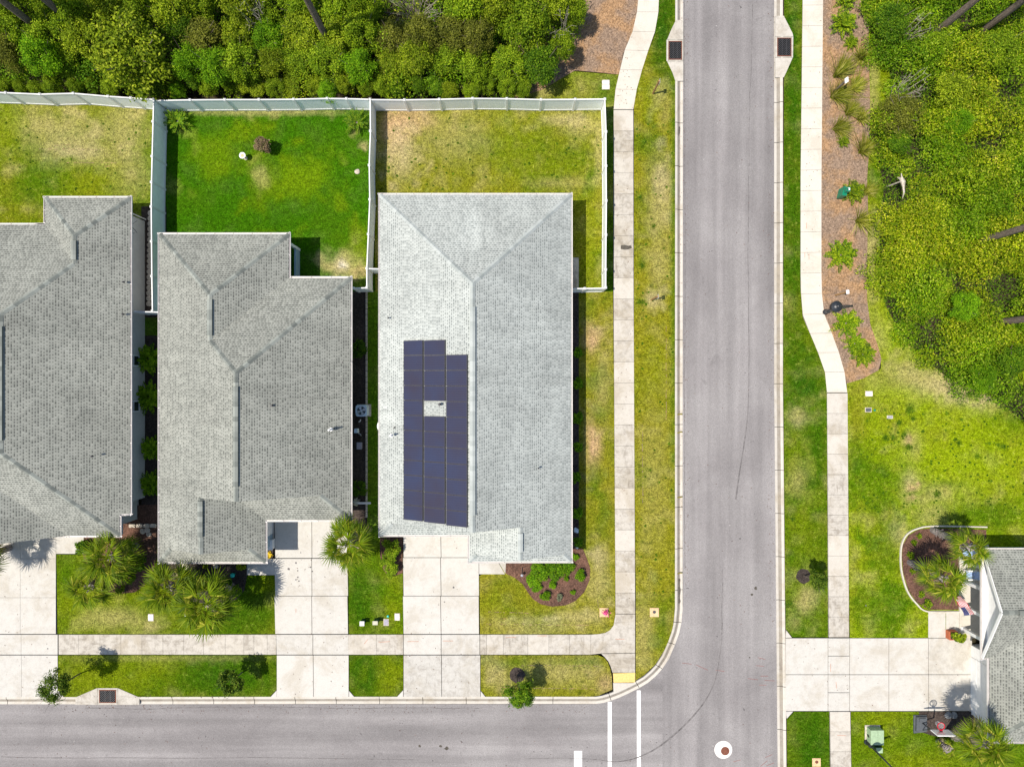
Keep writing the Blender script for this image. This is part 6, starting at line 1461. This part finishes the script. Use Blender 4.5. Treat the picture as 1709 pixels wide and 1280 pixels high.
chair('white-armed blue chair on the porch behind the palm', 1612, 922, 0)
t = thing('basketball_hoop', 'portable basketball hoop with a red rim beside the garage driveway', 'basketball hoop', W(1535, 1206))
x0, x1, y0, y1 = X(1524), X(1545), Y(1222), Y(1192)
b = MB(); b.prism([(x0, y0), (x1, y0 + .1), (x1, y1), (x0, y1)], 0, .1); b.prism([(x0 + .06, y0 + .2), (x1 - .06, y0 + .25), (x1 - .08, y1 - .05), (x0 + .1, y1 - .05)], .1, .28); b.box(x0 + .25, x1 - .2, y1 - .35, y1 - .1, .28, .36); b.build('tank', M['grey'], t)
pb = W(1536, 1203); hb = W(1573, 1222, 2.85)
b = MB(); b.tube([(pb.x, pb.y, .2), (pb.x - .02, pb.y + .05, 2.2), (hb.x, hb.y - .12, 2.9)], .045, 8); b.tube([(pb.x, pb.y - .5, .25), (pb.x, pb.y, 1.1)], .025, 6); b.build('pole', M['black'], t)
b = MB(); b.box(hb.x - .56, hb.x + .56, hb.y - .02, hb.y + .02, 2.55, 3.25); b.build('backboard', M['alu'], t)
b = MB()
for q in ((-.58, .58, 2.52, 2.56), (-.58, .58, 3.24, 3.28), (-.58, -.54, 2.56, 3.24), (.54, .58, 2.56, 3.24)): b.box(hb.x + q[0], hb.x + q[1], hb.y - .03, hb.y + .03, q[2], q[3])
b.build('board_frame', M['white'], t)
b = MB(); rc = Vector((hb.x, hb.y + .34, 2.7))
for k in range(20): a0, a1 = k * math.pi / 10, (k + 1) * math.pi / 10; b.bar(rc + Vector((.23 * math.cos(a0), .23 * math.sin(a0), 0)), rc + Vector((.23 * math.cos(a1), .23 * math.sin(a1), 0)), .035, .035)
b.box(hb.x - .08, hb.x + .08, hb.y + .02, hb.y + .14, 2.64, 2.74); b.build('rim', M['red'], t)
b = MB()
for k in range(14):
    a = k * 2 * math.pi / 14
    for s in (-1, 1):
        a2 = a + s * .45; a3 = a2 + s * .3; b.tube([rc + Vector((.22 * math.cos(a), .22 * math.sin(a), -.02)), rc + Vector((.16 * math.cos(a2), .16 * math.sin(a2), -.22)), rc + Vector((.12 * math.cos(a3), .12 * math.sin(a3), -.42))], .009, 4, cap=False)
b.build('net', M['net'], t)
p = W(1506, 302, 1.7); b = MB(); b.tube([(p.x - .12, p.y + .32, 1.35), (p.x - .06, p.y + .12, 1.72), (p.x + .02, p.y - .1, 1.75), (p.x + .12, p.y - .42, 1.62), (p.x + .17, p.y - .75, 1.6), (p.x + .24, p.y - 1.05, 1.3)], [.03, .13, .15, .07, .06, .02], 6); b.tube([(p.x - .08, p.y + .1, 0), (p.x, p.y, 1.7)], .05, 6); b.tube([(p.x - .02, p.y + .1, 1.7), (p.x - .16, p.y + .45, 1.85)], [.07, .02], 5)
tag(b.build('snag', M['stone'], None, (p.x, p.y, 0)), 'whitish dead stump standing at the thicket edge', 'dead stump')

# weeds in the lawns, litter on the hard surfaces
g_ = np.random.default_rng(12); Pw = []
spots = [(1500, 705, .14), (1490, 730, .2), (1477, 730, .18), (1518, 685, .25), (1509, 726, .14), (1600, 740, .15), (1630, 762, .14), (1563, 824, .25), (1674, 745, .14), (1523, 699, .12), (1517, 746, .22), (1477, 684, .1), (1323, 866, .14), (1317, 1007, .2), (1072, 505, .16), (1066, 504, .12), (1078, 508, .12), (1075, 237, .2), (1068, 330, .16), (1090, 378, .15), (1072, 443, .18), (1540, 720, .1), (1650, 740, .1), (1665, 742, .12), (1580, 690, .12), (1605, 700, .1)]
spots += [(g_.uniform(1425, 1709), g_.uniform(690, 860), g_.uniform(.03, .07)) for _ in range(140)] + [(g_.uniform(1062, 1124), g_.uniform(190, 1000), g_.uniform(.03, .07)) for _ in range(60)] + [(g_.uniform(640, 1000), g_.uniform(195, 318), g_.uniform(.03, .06)) for _ in range(50)] + [(g_.uniform(5, 245), g_.uniform(195, 325), g_.uniform(.03, .06)) for _ in range(40)]
for px, py, r in spots:
    k = int(30 + 900 * r * r * 2); q = g_.normal(0, r * .55, (k, 3)); q[:, 2] = np.abs(q[:, 2]) * .35 + .02; Pw.append(q + np.array([X(px), Y(py), 0]))
Pw = np.vstack(Pw); a_, b_, _ = leaf_dirs(len(Pw), np.zeros((len(Pw), 3)), .9); V_, F_ = quads(Pw, a_ * .05, b_ * .018); tag(np_obj('weeds', V_, F_, M['lf_dark'], None, (0, 0, 0)), 'dark weed tufts scattered through the lawns', 'weeds', None, 'stuff')
Pl = []
def litter(px0, px1, py0, py1, n, z): Pl.append(np.column_stack([X(g_.uniform(px0, px1, n)), Y(g_.uniform(py0, py1, n)), np.full(n, z) + g_.uniform(.004, .02, n)]))
litter(1141, 1150, 0, 1000, 160, RZ); litter(1282, 1293, 0, 1040, 160, RZ); litter(60, 980, 1177, 1190, 200, RZ); litter(1141, 1293, 0, 1270, 160, RZ); litter(0, 1140, 1180, 1280, 160, RZ); litter(1130, 1139, 0, 990, 120, -.11)
litter(1340, 1370, 0, 500, 60, .016); litter(1030, 1056, 0, 180, 70, .016); litter(462, 580, 880, 1160, 70, .016); litter(676, 798, 900, 1160, 50, .016); litter(1320, 1610, 1070, 1180, 60, .016); litter(0, 90, 905, 1160, 50, .016); litter(1028, 1056, 190, 1020, 70, .016); litter(560, 600, 860, 960, 60, .016); litter(90, 470, 1160, 1164, 30, .02)
Pl = np.vstack(Pl); n_ = len(Pl); an = g_.uniform(0, 6.283, n_); l_ = g_.uniform(.02, .06, n_)[:, None]; a_ = np.column_stack([np.cos(an), np.sin(an), g_.normal(0, .15, n_)]) * l_; b_ = np.column_stack([-np.sin(an), np.cos(an), g_.normal(0, .15, n_)]) * l_ * .45
V_, F_ = quads(Pl, a_, b_); tag(np_obj('fallen_leaves', V_, F_, M['mulch'], None, (0, 0, 0)), 'brown leaf litter on road, kerbs and driveways', 'leaf litter', None, 'stuff')
for px, py, r in ((494, 939, .07), (482, 949, .1), (497, 952, .06), (497, 963, .07), (494, 967, .06), (499, 969, .06), (518, 946, .07), (521, 953, .06), (502, 922, .05), (1480, 1270, .1), (757, 980, .08), (742, 1004, .05), (1445, 1010, .05), (80, 1082, .06), (1252, 1098, .05), (1262, 982, .13), (1256, 993, .1), (700, 1246, .1), (745, 1250, .14), (735, 1246, .1)):
    z_ = RZ + .003 if (py > 1180 or 1141 < px < 1293) else .019
    b = MB(); c_ = W(px, py); b.face([(c_.x + r * random.uniform(.6, 1.2) * math.cos(k * .63), c_.y + r * random.uniform(.6, 1.2) * math.sin(k * .63), z_) for k in range(10)]); structure(b.build('oil_spot', M['mark'] if z_ > 0 else M['stain']))

for s_ in [sago, dense, coon, rs, ms, gs, hs, dk, bs, ag] + [q[0] for q in TP]: s_.drop()

# ------------------------------------------------------------------ light and camera
sc = bpy.context.scene
cam = bpy.data.cameras.new('camera'); co = bpy.data.objects.new('camera', cam); C.objects.link(co)
co.location = (0, 0, H); co.rotation_euler = (0, 0, 0); cam.sensor_width = 36; cam.lens = 24; cam.clip_end = 3000; sc.camera = co
sd = Vector((-.43, -.095, 1)).normalized()
sun = bpy.data.lights.new('sun', 'SUN'); sun.energy = 4.45; sun.angle = R(.53); sun.color = (1, .925, .82)
so = bpy.data.objects.new('sun', sun); C.objects.link(so); so.rotation_euler = sd.to_track_quat('Z', 'Y').to_euler(); so.location = (0, 0, 60)
w = bpy.data.worlds.new('World'); sc.world = w; w.use_nodes = True; nt = w.node_tree
bg = nt.nodes['Background']; sky = nt.nodes.new('ShaderNodeTexSky'); sky.sky_type = 'NISHITA'; sky.sun_disc = False
sky.sun_elevation = math.asin(sd.z); sky.sun_rotation = math.atan2(sd.x, sd.y)
nt.links.new(sky.outputs[0], bg.inputs[0]); bg.inputs[1].default_value = .11
sc.view_settings.view_transform = 'Standard'; sc.view_settings.look = 'None'; sc.view_settings.exposure = 0.26; sc.view_settings.gamma = 1
sc.cycles.max_bounces = 6; sc.cycles.transparent_max_bounces = 4
